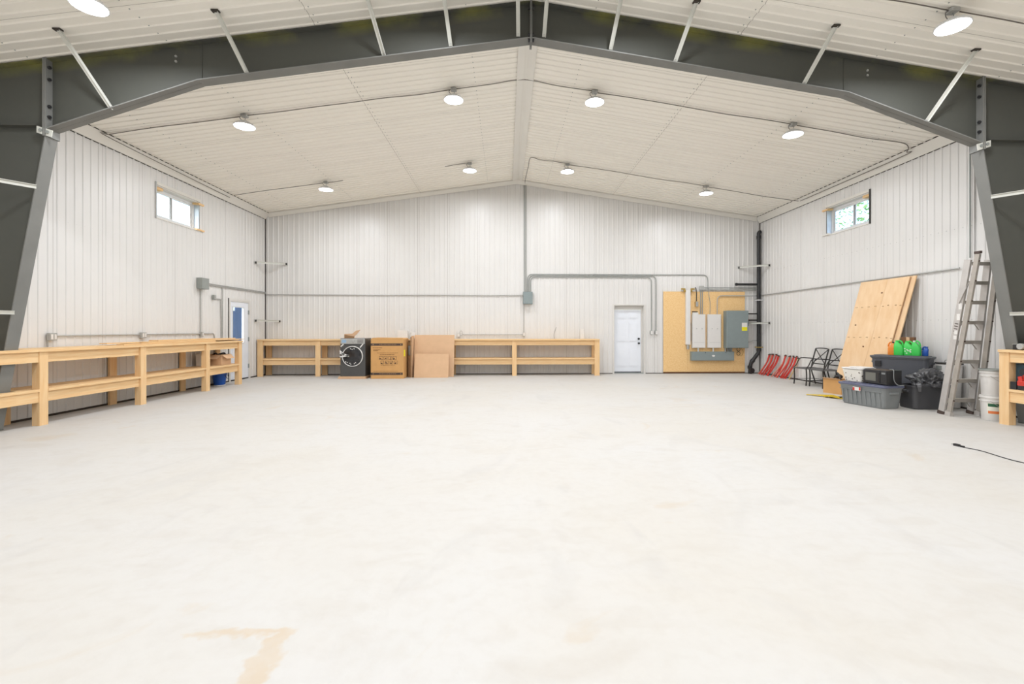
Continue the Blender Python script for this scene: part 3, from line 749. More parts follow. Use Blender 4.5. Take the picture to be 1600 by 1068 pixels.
# things on / under the left bench
t = thing('cardboard_box', 'open brown cardboard box on the shelf of left bench', 'box', (-7.31, -2.80, 0.523))
m = MB(); a, b, h, th = 0.20, 0.19, 0.25, 0.006
m.box(-a, -b, 0, a, b, th); m.box(-a, -b, th, -a+th, b, h); m.box(a-th, -b, th, a, b, h); m.box(-a+th, -b, th, a-th, -b+th, h); m.box(-a+th, b-th, th, a-th, b, h); part('carton', m, M_card, t)
for p, q, r_, s_ in (((-a, -b), (a, -b), (a-0.03, -b-0.14), (-a+0.03, -b-0.14)), ((a, -b), (a, b), (a+0.10, b-0.03), (a+0.10, -b+0.03))):
    m = MB(); dz = -0.09; vs_ = [(p[0], p[1], h), (q[0], q[1], h), (r_[0], r_[1], h+dz), (s_[0], s_[1], h+dz)]
    m.add(vs_ + [(v[0], v[1], v[2]-0.006) for v in vs_], [(0,1,2,3),(7,6,5,4),(0,4,5,1),(1,5,6,2),(2,6,7,3),(3,7,4,0)]); part('flap', m, M_card, t)
m = MB(); m.tube(smoothpts([(-0.15, -0.05, 0.2), (-0.08, 0.02, 0.275), (0.02, -0.05, 0.25), (0.12, 0.03, 0.28), (0.16, 0, 0.2)]), 0.02, 8); solo('black_hose', m, M_black, 'black hose coiled in the open brown box', 'hose', loc=(-7.30, -2.80, 0.522))
m = MB(); m.bevbox(-0.10, -0.10, 0, 0.10, 0.10, 0.27, 0.02); solo('paper_packet', m, M_label, 'white packet behind brown box on left bench shelf', 'packet', loc=(-7.42, -3.19, 0.523))
t = thing('blue_tub', 'blue plastic tub on the floor under the left bench', 'tub', (-7.38, -2.62, 0))
m = MB(); m.lathe([(0, 0.02), (0.115, 0.02), (0.12, 0.03), (0.155, 0.27), (0.168, 0.275), (0.168, 0.30), (0.150, 0.30), (0.115, 0.04), (0, 0.04)], 24); part('bowl', m, M_blue, t)
m = MB(); m.lathe([(0, 0.0), (0.118, 0.0), (0.118, 0.0195), (0, 0.0195)], 24); part('foot', m, M_label, t)
m = MB(); m.tube(smoothpts([(0.16, -0.06, 0.26), (0.20, -0.03, 0.18), (0.20, 0.03, 0.18), (0.16, 0.06, 0.26)]), 0.006, 6); part('handle', m, M_black, t)

# ------------------------------------------------------------------ left wall electrics
def wallbox(name, label, c, dims, m=M_galvd, lid=M_galv, cat='electrical box', nrm='x+', parts=True, grp=None):
    """box fixed to a wall, c = centre on the wall face, dims = (width, height, depth)"""
    w_, h_, d_ = dims
    rz = {'x+': 0, 'x-': PI, 'y-': -PI/2}[nrm]
    t = thing(name, label, cat, (c[0], c[1], c[2]-h_/2), rz, grp)
    b = MB(); b.bevbox(0, -w_/2, 0, d_-0.004, w_/2, h_, 0.006); part('body', b, m, t)
    b = MB(); b.bevbox(d_-0.0035, -w_/2+0.004, 0.004, d_, w_/2-0.004, h_-0.004, 0.004); cv = part('cover', b, lid, t)
    return t
wallbox('junction_box', 'large grey junction box on the left wall left of the glazed door', (-7.60, -3.0, 2.46), (0.26, 0.26, 0.13), M_galvd, M_galvd)
def outlet(label, c, nrm, gang=2):
    t = wallbox('outlet_box', label, c, (0.062*gang, 0.115, 0.055), M_galv, M_galv, 'outlet', nrm)
    for k in range(gang):
        yy = (k-(gang-1)/2)*0.058
        b = MB(); b.bevbox(0.0552, yy-0.018, 0.018, 0.058, yy+0.018, 0.097, 0.006); part('socket', b, M_whitep, t)
    return t
outlet('double outlet box above left bench nearest the steel column', (-7.602, -6.61, 1.26), 'x+')
outlet('double outlet box above the middle of the left bench', (-7.602, -4.76, 1.26), 'x+')
outlet('outlet box above left bench under the large junction box', (-7.602, -2.98, 1.26), 'x+', 1)
t = wallbox('switch_box', 'small grey switch box left of the glazed door, high', (-7.602, -2.52, 2.17), (0.07, 0.11, 0.06))
def conduit(pts, label, r=0.012, m=M_galv, rb=0.1, name='conduit', cat='conduit', clamp=None, grp=None):
    mb = MB(); P = bend(pts, rb) if len(pts) > 2 else [Vector(p) for p in pts]
    if clamp is None: 
        mb.tube(P, r, 8); return solo(name, mb, m, label, cat, grp)
    t = thing(name, label, cat, pts[0], 0, grp)
    mb.tube(P, r, 8); part('pipe', mb, m, t, world=True)
    for c in clamp:
        b = MB(); b.box(c[0]-0.02, c[1]-0.02, c[2]-0.02, c[0]+0.02, c[1]+0.02, c[2]+0.02); part('clamp', b, m, t, world=True)
    return t
XL = -7.590
conduit([(XL, -2.87, 2.49), (XL, -0.03, 2.49)], 'upper of two horizontal conduits on left wall above glazed door')
conduit([(XL, -2.87, 2.455), (XL, -0.03, 2.455)], 'lower of two horizontal conduits on left wall above glazed door')
conduit([(XL, -2.99, 2.33), (XL, -2.99, 1.32)], 'vertical conduit dropping from the large junction box')
conduit([(XL, -2.30, 2.45), (XL, -2.15, 2.45), (XL, -2.15, 1.16)], 'vertical conduit between junction box and glazed door')
conduit([(XL, -2.48, 2.14), (XL, -2.22, 2.14), (XL, -2.20, 1.60), (XL, -2.19, 1.16)], 'bent conduit from the small switch box downward', rb=0.06)
conduit([(XL, -6.54, 1.275), (XL, -4.83, 1.275)], 'conduit joining the near and middle outlet boxes')
conduit([(XL, -6.66, 1.20), (XL, -6.66, 1.10)], 'short conduit dropping from the near outlet box')
conduit([(XL, -4.69, 1.275), (XL, -3.02, 1.275)], 'conduit joining the middle and far outlet boxes')
conduit([(XL, -2.94, 1.275), (XL, -2.50, 1.275), (XL, -2.46, 1.12)], 'short bent conduit right of the far outlet box', rb=0.05)

# ------------------------------------------------------------------ back wall electrics
YB = -0.030
conduit([(-7.58, YB, 2.42), (0.17, YB, 2.42)], 'long horizontal conduit across the left half of the back wall', r=0.014)
wallbox('junction_box', 'grey junction box at the middle of the back wall', (0.32, -0.018, 2.335), (0.29, 0.37, 0.14), M_sheath, M_sheath, nrm='y-')
conduit([(0.215, YB, 2.51), (0.215, YB, 5.80)], 'left one of the twin vertical conduits to the ridge', m=M_galvd)
conduit([(0.265, YB, 2.51), (0.265, YB, 5.80)], 'right one of the twin vertical conduits to the ridge', m=M_galvd)
conduit([(0.315, YB, 2.52), (0.315, YB, 3.07), (5.94, YB, 3.07), (5.94, YB-0.02, 2.62)], 'topmost conduit arching over the back door to the electrical board', rb=0.16, m=M_galvd)
conduit([(0.36, YB, 2.52), (0.36, YB, 3.03), (4.31, YB, 3.03), (4.31, YB, 1.33)], 'middle conduit bending down to the right switch by the back door', rb=0.16, m=M_galvd)
conduit([(0.41, YB, 2.52), (0.41, YB, 2.985), (4.17, YB, 2.985), (4.17, YB, 1.33)], 'lowest conduit bending down to the left switch by the back door', rb=0.16, m=M_galvd)
wallbox('switch_box', 'left switch box right of the back door', (4.165, -0.018, 1.275), (0.085, 0.115, 0.06), M_galvd, M_whitep, nrm='y-')
wallbox('switch_box', 'right switch box right of the back door', (4.315, -0.018, 1.275), (0.085, 0.115, 0.06), M_galvd, M_whitep, nrm='y-')
conduit([(0.20, YB, 2.15), (0.20, YB, 1.27)], 'thin vertical conduit below the middle junction box', r=0.009)
wallbox('outlet_box', 'small outlet box above the back bench under the junction box', (0.205, -0.018, 1.225), (0.07, 0.11, 0.055), M_galv, M_whitep, 'outlet', 'y-')
conduit([(-1.68, YB, 1.215), (0.17, YB, 1.215)], 'low horizontal conduit above the back bench', r=0.010)
m = MB(); m.tube([(-1.72+0.045*math.cos(a), -0.04, 1.255+0.075*math.sin(a)) for a in [2*PI*k/16 for k in range(17)]], 0.006, 6); solo('wire_loop', m, M_galv, 'small wire loop at left end of low conduit', 'wire')
wallbox('outlet_box', 'outlet box at the left end of low conduit above back bench', (-1.79, -0.018, 1.20), (0.07, 0.11, 0.055), M_galv, M_whitep, 'outlet', 'y-')
cable([(1.14, -0.06, 1.09), (1.13, -0.05, 1.2), (1.16, -0.04, 1.33), (1.20, -0.03, 1.44)], 'thin dark wire rising from the back bench top', 0.005, 'wire', M_cable, cat='wire')
m = MB(); m.bevbox(-0.06, -0.03, 0, 0.06, 0.03, 0.30, 0.012); t = solo('white_case', m, M_whitep, 'upright white plastic case on the right of the back bench', 'case', loc=(1.98, -0.16, 1.086))

# strandboard backboard with electrical gear
t = thing('backboard', 'orange strandboard backboard behind the electrical panels', 'board', (5.83, -0.03, 0.04))
for a, b in ((4.54, 5.30), (5.303, 6.20), (6.203, 7.115)):
    m = MB(); m.box(a, -0.036, 0.055, b, -0.017, 2.55); part('sheet', m, M_osb, t, world=True)
m = MB(); m.box(4.54, -0.030, 0.018, 7.115, -0.018, 0.050); part('shadow_gap', m, M_brown, t, world=True)
YP = -0.037
def gear(name, label, x0, x1, z0, z1, d, m, cat='panel'):
    t = thing(name, label, cat, ((x0+x1)/2, YP, z0)); w_ = (x1-x0)/2
    b = MB(); b.bevbox(-w_, -d+0.012, 0, w_, 0, z1-z0, 0.008); part('body', b, m, t)
    b = MB(); b.bevbox(-w_+0.008, -d, 0.01, w_-0.008, -d+0.0115, z1-z0-0.01, 0.008); cv = part('door', b, m, t)
    return t, cv, w_, z1-z0
for lb, x0, x1 in (('left white breaker panel on the strandboard', 5.415, 5.825), ('right white breaker panel on the strandboard', 5.895, 6.315)):
    t, cv, w_, h_ = gear('breaker_panel', lb, x0, x1, 0.80, 1.84, 0.11, M_whitep)
    for zz, xx in ((0.58, -0.08), (0.58, 0.09)):
        b = MB(); b.bevbox(xx-0.012, -0.118, zz, xx+0.012, -0.1105, zz+0.03, 0.003); part('latch', b, M_galv, cv)
    b = MB(); b.box(-w_+0.05, -0.1125, 0.17, w_-0.05, -0.1105, 0.175); part('door_line', b, M_galv, cv)
t, cv, w_, h_ = gear('main_disconnect', 'large blue-grey main switch box right of the breaker panels', 6.43, 7.11, 0.80, 1.95, 0.24, M_sheath)
b = MB(); b.box(0.125, -0.244, 0.645, 0.29, -0.2405, 0.78); tg = part('label_plate', b, M_label, cv)
b = MB(); b.box(0.125, -0.244, 0.53, 0.29, -0.2405, 0.645); part('label_strip', b, M_ytag, cv)
b = MB(); b.bevbox(w_, -0.16, 0.68, w_+0.05, -0.08, 0.86, 0.01); hd = part('switch_handle', b, M_blackm, t)
b = MB(); b.cyl((w_+0.04, -0.12, 0.86), (w_+0.04, -0.12, 0.90), 0.02); part('grip', b, M_red, hd)
t, cv, w_, h_ = gear('wiring_trough', 'grey wiring trough below the breaker panels', 5.37, 6.71, 0.41, 0.685, 0.15, M_sheath, 'trough')
b = MB(); b.lathe([(0, 0), (0.045, 0), (0.045, 0.003), (0, 0.003)], 16, Matrix.Translation((0.01, -0.1505, 0.15)) @ Matrix.Rotation(PI/2, 4, 'X') @ Matrix.Diagonal((1.1, 0.6, 1, 1))); part('emblem', b, M_label, cv)
for xx in (-0.24, 0.40):
    b = MB(); b.cyl((xx, -0.15, 0.245), (xx, -0.158, 0.245), 0.012, 8); part('screw', b, M_black, cv)
for i, (x_, r_, m_) in enumerate(((5.61, 0.022, M_whitep), (6.08, 0.022, M_whitep), (6.47, 0.026, M_galv), (6.55, 0.026, M_galvd), (6.61, 0.024, M_galvd), (6.66, 0.024, M_galvd))):
    m = MB(); m.cyl((x_, YP-0.06, 0.685), (x_, YP-0.06, 0.80), r_)
    lbs = ['white pipe nipple under the left breaker panel', 'white pipe nipple under the right breaker panel', 'leftmost grey nipple between trough and main switch', 'second grey nipple between trough and main switch', 'third grey nipple between trough and main switch', 'rightmost grey nipple between trough and main switch']
    solo('pipe_nipple', m, m_, lbs[i], 'pipe', 'pipe nipples above the trough')
t = thing('white_vent_pipe', 'tall white vertical duct on the left of the electrical board', 'pipe', (5.29, -0.09, 0.76))
m = MB(); m.bevbox(-0.075, -0.05, 0.14, 0.07, 0.05, 1.83, 0.02); part('duct', m, M_whitep, t)
m = MB(); m.cyl((0, 0, 0.0), (0, 0, 0.14), 0.035); m.cyl((0, 0, 0.05), (0, 0, 0.09), 0.045); part('coupling', m, M_galv, t)
m = MB()
for sx in (-1, 1):
    m.bevbox(sx*0.15-0.06, -0.03, 1.84, sx*0.15+0.06, 0.03, 1.885, 0.01); m.bevbox(sx*0.10-0.03, -0.03, 1.77, sx*0.10+0.03, 0.03, 1.838, 0.01)
part('bracket', m, M_brass, t)
m = MB()
for k in range(13):
    m.box(5.375, YP-0.012, 1.02+k*0.045, 5.405, YP, 1.04+k*0.045)
solo('terminal_strip', m, M_blackm, 'thin dark toothed strip between white duct and left breaker panel', 'strip')
cable([(5.53, -0.06, 2.68), (5.56, -0.06, 2.62), (5.57, -0.07, 2.50), (5.565, -0.07, 2.25)], 'short dark cable above the left breaker panel', 0.014, 'cable', M_blackm)
wallbox('small_box', 'small brass-grey box hanging above the left breaker panel', (5.57, YP, 2.16), (0.09, 0.16, 0.07), M_brass, M_galv, nrm='y-')
m = MB(); m.box(5.44, YP-0.05, 1.842, 5.62, YP, 1.90); m2 = solo('white_module', m, M_label, 'small white module on top of left breaker panel', 'module')
m = MB(); m.box(5.44, YP-0.052, 1.912, 5.60, YP, 1.935); solo('printed_strip', m, M_ink, 'small dark printed strip above the white module', 'sticker')
conduit([(5.70, -0.07, 1.84), (5.70, -0.07, 2.60)], 'left vertical conduit rising from the left breaker panel', r=0.016, m=M_galvd)
conduit([(5.755, -0.07, 1.84), (5.755, -0.07, 2.665), (7.45, -0.07, 2.665)], 'upper horizontal conduit from left breaker panel to the corner', r=0.014, m=M_galvd, rb=0.05)
conduit([(5.79, -0.07, 2.60), (7.45, -0.07, 2.60)], 'lower horizontal conduit above the electrical board', r=0.012, m=M_galvd)
m = MB(); m.bevbox(5.66, -0.10, 2.60, 5.80, YP, 2.72, 0.01); solo('pull_box', m, M_galv, 'small grey pull box at top of left breaker conduit', 'electrical box')
conduit([(5.955, -0.07, 2.64), (5.955, -0.07, 2.45), (6.0, -0.07, 2.2), (5.99, -0.07, 1.84)], 'thin conduit curving into the right breaker panel', r=0.009, m=M_galvd, rb=0.08)
conduit([(6.22, -0.07, 1.84), (6.22, -0.07, 2.42), (7.54, -0.07, 2.42), (7.585, -0.12, 2.43), (7.585, -6.42, 2.45)], 'conduit from right breaker panel along the right wall to the ladder', r=0.014, m=M_galv, rb=0.16)
for z, lb in ((1.86, 'upper black pipe from main switch to the drain stack'), (1.66, 'second black pipe from main switch to the drain stack')):
    conduit([(7.12, -0.10, z), (7.46, -0.10, z)], lb, r=0.02, m=M_blackm)
conduit([(7.12, -0.09, 0.98), (7.24, -0.09, 0.98), (7.34, -0.09, 1.03), (7.46, -0.09, 1.03)], 'thin kinked grey pipe right of main switch, low', r=0.012, rb=0.05)
for k in (0, 1):
    m = MB(); zc = 0.75-0.13*k; m.tube([(6.90+0.05*math.cos(a), -0.06, zc+0.055*math.sin(a)) for a in [2*PI*q/16 for q in range(17)]], 0.008, 6)
    solo('wire_coil', m, M_blackm, ('upper' if k == 0 else 'lower')+' dark wire coil under the main switch box', 'wire')
m = MB(); m.tube(smoothpts([(6.98, -0.05, 0.79), (7.05, -0.05, 0.70), (7.03, -0.05, 0.58), (6.96, -0.05, 0.55)]), 0.006, 6); solo('wire', m, M_brass, 'thin brown wire right of the dark wire coils', 'wire')

# black drain stack in the corner
t = thing('drain_stack', 'black plastic drain stack in the right back corner', 'pipe', (7.50, -0.14, 0))
R_ = 0.055
m = MB(); m.tube(bend([(7.50, -0.14, 0.72), (7.50, -0.14, 4.38), (7.56, -0.145, 4.41)], 0.09), R_, 14); pz = part('stack_pipe', m, M_black, t, world=True)
m = MB(); m.tube(bend([(7.50, -0.14, 0.80), (7.50, -0.14, 0.66), (7.24, -0.14, 0.32), (7.22, -0.14, 0.0)], 0.10), R_, 14); part('offset_pipe', m, M_black, t, world=True)
for c, q in (((7.50, -0.14, 0.70), (7.50, -0.14, 0.78)), ((7.27, -0.14, 0.36), (7.33, -0.14, 0.43)), ((7.22, -0.14, 0.16), (7.22, -0.14, 0.25)), ((7.50, -0.14, 4.18), (7.50, -0.14, 4.28))):
    m = MB(); m.cyl(c, q, R_+0.012, 16); part('coupling', m, M_black, t, world=True)
m = MB(); m.cyl((7.22, -0.14, 0.11), (7.22, -0.26, 0.11), R_, 16); m.cyl((7.22, -0.26, 0.11), (7.22, -0.29, 0.11), R_+0.02, 16); part('cleanout', m, M_black, t, world=True)
m = MB(); m.cyl((6.80, -0.14, 2.77), (7.47, -0.14, 2.77), 0.036, 12); m.cyl((6.77, -0.14, 2.77), (6.82, -0.14, 2.77), 0.046, 12); part('branch_pipe', m, M_black, t, world=True)
for z in (0.82, 2.28):
    m = MB(); m.bar((7.44, -0.20, z), (7.60, -0.20, z), 0.006, 0.03); m.bar((7.44, -0.20, z), (7.44, -0.02, z), 0.006, 0.03); part('strap', m, M_brass if z < 1 else M_white, t, world=True)

# corner braces
for lb, p, q in (('upper white angle brace across the left back corner', (-7.60, -0.62, 3.31), (-6.95, -0.02, 3.35)),
                 ('lower white angle brace across the left back corner', (-7.60, -0.62, 1.63), (-7.15, -0.02, 1.62)),
                 ('upper white angle brace across the right back corner', (7.60, -0.60, 3.31), (6.90, -0.02, 3.31)),
                 ('lower white angle brace across the right back corner', (7.60, -0.60, 1.57), (7.14, -0.02, 1.56))):
    t = thing('corner_brace', lb, 'brace', p, 0, 'corner braces')
    m = MB(); m.bar(p, q, 0.006, 0.05); m.bar(Vector(p)+Vector((0, 0, 0.024)), Vector(q)+Vector((0, 0, 0.024)), 0.045, 0.005); part('angle', m, M_brace, t, world=True)
    for e in (p, q):
        m = MB(); d = (Vector(q)-Vector(p)).normalized()*(0.03 if e is p else -0.03); c = Vector(e)+d
        m.box(c.x-0.018, c.y-0.018, c.z-0.035, c.x+0.018, c.y+0.018, c.z+0.03); part('end_clip', m, M_blackm, t, world=True)
# right wall vertical conduits by the ladder
conduit([(7.588, -6.60, 4.72), (7.588, -6.60, 2.60)], 'grey vertical conduit on the right wall above the ladder', m=M_galvd)
conduit([(7.592, -6.66, 4.72), (7.592, -6.66, 2.60)], 'white vertical conduit on the right wall above the ladder', m=M_whitep)

# ------------------------------------------------------------------ washer, cartons, cardboard at the back bench
t = thing('washing_machine', 'dark grey front-loading washer with taped door before the back bench', 'washer', (-4.615, -0.90, 0.066))
w_, d_ = 0.345, 0.29
m = MB(); m.bevbox(-w_, -d_, 0.0, w_, d_, 1.06, 0.02); bd = part('cabinet', m, M_slate, t)
m = MB(); m.bevbox(-w_+0.01, -d_-0.014, 0.905, w_-0.01, -d_+0.001, 1.05, 0.01); cpn = part('control_panel', m, M_galv, t)
m = MB(); m.box(-w_+0.05, -d_-0.016, 0.935, -w_+0.17, -d_-0.0142, 1.02); part('display', m, mat('pale_blue_sticker', (0.30, 0.45, 0.62), 0.5), cpn)
m = MB(); m.cyl((0.0, -d_-0.014, 0.98), (0.0, -d_-0.04, 0.98), 0.035, 20); part('dial', m, M_galv, cpn)
m = MB()
for k in range(4): m.box(0.13, -d_-0.016, 0.93+k*0.028, 0.29, -d_-0.0142, 0.94+k*0.028)
part('print', m, M_ink, cpn)
RX = Matrix.Translation((0.0, -d_, 0.56)) @ Matrix.Rotation(PI/2, 4, 'X')
m = MB(); m.lathe([(0, 0.045), (0.20, 0.045), (0.265, 0.035), (0.275, 0.0)], 40, RX); dr = part('door', m, M_glassd, t)
m = MB(); m.lathe([(0.265, 0.0), (0.265, 0.042), (0.276, 0.048), (0.284, 0.042), (0.284, 0.0)], 40, RX); part('door_ring', m, M_whitep, dr)
m = MB()
for p, q in (((-0.34, 0.66), (-0.10, 0.57)), ((-0.34, 0.545), (-0.10, 0.585)), ((-0.34, 0.72), (-0.22, 0.60)), ((-0.13, 0.60), (-0.10, 0.55))):
    m.bar((p[0], -d_-0.055, p[1]), (q[0], -d_-0.055, q[1]), 0.006, 0.038)
part('tape', m, M_whitep, dr, label='white packing tape over the door catch')
m = MB()
for a in (-2.45, -2.25, -1.9, -1.75, -1.3, -1.1, 1.35, 1.6, 1.8):
    rr = 0.215+0.02*math.sin(a*7); m.bevbox(rr*math.cos(a)-0.012, -d_-0.05, 0.56+rr*math.sin(a)-0.012, rr*math.cos(a)+0.014, -d_-0.042, 0.56+rr*math.sin(a)+0.010, 0.004)
part('film_glint', m, M_label, dr)
m = MB(); m.bar((-0.33, -d_-0.006, 0.83), (-0.25, -d_-0.006, 0.90), 0.004, 0.03); m.bar((0.20, -d_-0.006, 0.80), (0.31, -d_-0.006, 0.94), 0.004, 0.03); part('wrap_strip', m, M_label, t)
m = MB(); m.bevbox(-0.40, -0.34, 0, 0.37, 0.30, 0.028, 0.01); m.bevbox(-0.385, -0.33, 0.0285, 0.36, 0.30, 0.064, 0.01)
solo('cardboard_tray', m, M_card, 'flat cardboard packing tray under the dark washer', 'tray', loc=(-4.615, -0.90, 0.0))
t = thing('cardboard_flap', 'bent cardboard packing piece lying on the dark washer', 'cardboard', (-4.70, -1.02, 1.127))
m = MB(); vs_ = [(-0.20, 0), (-0.20, 0.12), (0.02, 0.13), (0.12, 0.21), (0.24, 0.235), (0.15, 0.12), (0.08, 0.06), (0.07, 0.0)]
m.prism(vs_, -0.01, 0.01); part('sheet', m, M_card, t)
m = MB(); m.prism([(-0.20, 0.0), (0.07, 0.0), (0.07, 0.05), (-0.20, 0.10)], -0.016, -0.011); part('fold', m, M_cardd, t)
t = thing('appliance_carton', 'large printed orange-brown carton before the back bench', 'carton', (-3.655, -0.92, 0))
m = MB(); m.bevbox(-0.455, -0.31, 0, 0.455, 0.31, 1.10, 0.008); m.prism([(-0.455, 1.10), (-0.40, 1.14), (0.42, 1.13), (0.455, 1.10)], -0.31, 0.31); part('carton', m, M_cardo, t)
for z in (0.105, 0.92):
    m = MB(); m.box(-0.453, -0.3125, z, 0.43, -0.3105, z+0.065); st = part('dark_band', m, M_ink, t)
    m = MB()
    xx = -0.22
    while xx < 0.22:
        l = random.uniform(0.02, 0.05); m.box(xx, -0.3145, z+0.025, xx+l, -0.3127, z+0.042); xx += l+0.012
    m.box(-0.40, -0.3145, z+0.02, -0.37, -0.3127, z+0.045); m.box(0.36, -0.3145, z+0.02, 0.39, -0.3127, z+0.045)
    part('print', m, M_cardd, st)
m = MB()
for (xa, xb, z, h_) in ((-0.40, -0.14, 0.855, 0.018), (-0.38, -0.18, 0.80, 0.018), (-0.38, -0.26, 0.775, 0.016), (-0.28, 0.30, 0.715, 0.010), (-0.20, 0.20, 0.665, 0.016), (-0.38, 0.30, 0.205, 0.008), (-0.18, 0.22, 0.375, 0.006)):
    xx = xa
    while xx < xb:
        l = random.uniform(0.015, 0.05); m.box(xx, -0.3135, z, min(xx+l, xb), -0.3105, z+h_); xx += l+0.008
part('print', m, M_inkl, t)
m = MB()
for r_, z in ((0, 0.53), (1, 0.41)):
    for k in range(4 if r_ == 0 else 4):
        x0 = (-0.22 if r_ == 0 else -0.18)+k*0.125; a = 0.05 if r_ == 0 else 0.045
        for (q0, q1, q2, q3) in ((x0, z, x0+2*a, z+0.006), (x0, z+2*a*0.9, x0+2*a, z+2*a*0.9+0.006), (x0, z, x0+0.006, z+1.8*a), (x0+2*a-0.006, z, x0+2*a, z+1.8*a)): m.box(q0, -0.3135, q1, q2, -0.3105, q3)
        for _ in range(3):
            cx_, c_z = x0+random.uniform(0.02, 0.07), z+random.uniform(0.015, 0.06); m.box(cx_-0.012, -0.3137, c_z-0.01, cx_+0.012, -0.3105, c_z+0.008)
part('symbol', m, M_ink, t, kind='stuff')
m = MB(); m.box(0.4555, -0.30, 0.62, 0.458, -0.12, 0.80); part('sticker', m, M_ytag, t)
m = MB(); m.bevbox(-0.15, -0.10, 0, 0.15, 0.10, 0.26, 0.01); solo('white_box', m, M_label, 'white box on the back bench behind the printed carton', 'box', loc=(-3.42, -0.30, 1.086))
t = thing('grey_bucket', 'upside-down pale grey bucket wedged right of the printed carton', 'bucket', (-3.12, -0.30, 1.086))
m = MB(); m.lathe([(0.09, 0), (0.095, 0.02), (0.075, 0.20), (0, 0.20)], 20); part('shell', m, M_whitep, t)
m = MB(); m.lathe([(0.092, 0.0), (0.102, 0.0), (0.102, 0.02), (0.094, 0.022)], 20); part('rim', m, M_galv, t)
m = MB(); m.prism([(-0.05, 0.62), (0.06, 0.62), (0.075, 0.90), (-0.065, 0.90)], -0.06, 0.06); solo('grey_nozzle', m, M_galv, 'grey plastic fitting hanging beside the printed carton', 'fitting', loc=(-3.115, -0.66, 0.0))
m = MB(); m.bevbox(-0.035, -0.10, 0, 0.035, 0.10, 0.62, 0.01); solo('narrow_carton', m, M_cardd, 'narrow dark brown carton right of the printed carton', 'carton', loc=(-3.13, -0.72, 0.0))
def lean(name, label, x0, x1, yb, yt, h, th, m_, cat='cardboard', grp=None, skew=0.0):
    p = math.atan2(yt-yb, h); L = math.hypot(yt-yb, h)
    mb = MB(); M = Matrix.Translation((0, yb, 0)) @ Matrix.Rotation(-p, 4, 'X')
    mb.box(x0, 0, 0, x1, th, L, M); return solo(name, mb, m_, label, cat, grp)
lean('cardboard_sheet', 'large flat cardboard sheet leaning on the back bench', -3.02, -1.86, -0.78, -0.60, 1.21, 0.012, M_card)
lean('cardboard_sheet', 'small cardboard sheet leaning in front of the large sheet', -2.965, -1.995, -0.99, -0.83, 0.67, 0.012, M_card)
for k, (xx, w__, h_, lb) in enumerate(((-3.075, 0.02, 1.16, 'upright cardboard sheet edge-on, left one of the pair'), (-3.045, 0.012, 1.19, 'upright cardboard sheet edge-on, right one of the pair'))):
    m = MB(); m.box(xx, -0.93, 0.0, xx+w__, -0.585, h_); solo('cardboard_sheet', m, M_cardd if k == 0 else M_card, lb, 'cardboard', None)

# ------------------------------------------------------------------ right wall: red stakes
def stake(bx, by, tx, ty, h, m_, cap, label, grp):
    t = thing('plastic_stake', label, 'stake', (bx, by, 0), 0, grp)
    P = [Vector((bx, by, 0.008)), Vector((bx+(tx-bx)*0.30, by+(ty-by)*0.45, h*0.30)), Vector((bx+(tx-bx)*0.75, by+(ty-by)*0.82, h*0.66)), Vector((tx, ty, h))]
    m = MB(); m.tube(smoothpts(P, 4), 0.017, 6); part('shaft', m, m_, t, world=True)
    m = MB(); m.bevbox(tx-0.016, ty-0.022, h, tx+0.016, ty+0.022, h+0.032, 0.006); part('cap', m, cap, t, world=True)
for g, (y0, n, gl) in enumerate(((-0.30, 10, 'red stakes nearer the black drain stack'), (-1.12, 10, 'red stakes nearer the patio chairs'))):
    for k in range(n):
        by = y0-0.062*k; ty = by-0.25+(-0.04, 0.03, 0.06, -0.02, 0.0, 0.05, -0.05, 0.02, -0.01, 0.01)[k]
        stake(7.36+random.uniform(-0.04, 0.05), by, 7.575-0.02*random.random(), ty, 0.60+random.uniform(-0.015, 0.03), M_pink if k in (0, 3) else M_red, M_ink,
              ('faded pale red stake with dark cap in the bunch ' if k in (0, 3) else 'red plastic stake with dark cap in the bunch ') + ('beside the black drain stack' if g == 0 else 'beside the patio chairs'), gl)
stake(7.42, -1.80, 7.56, -1.98, 0.58, mat('tan_plastic', (0.62, 0.45, 0.22), 0.6), M_blackm, 'tan stake with dark cap next to the patio chairs', 'tan stakes')

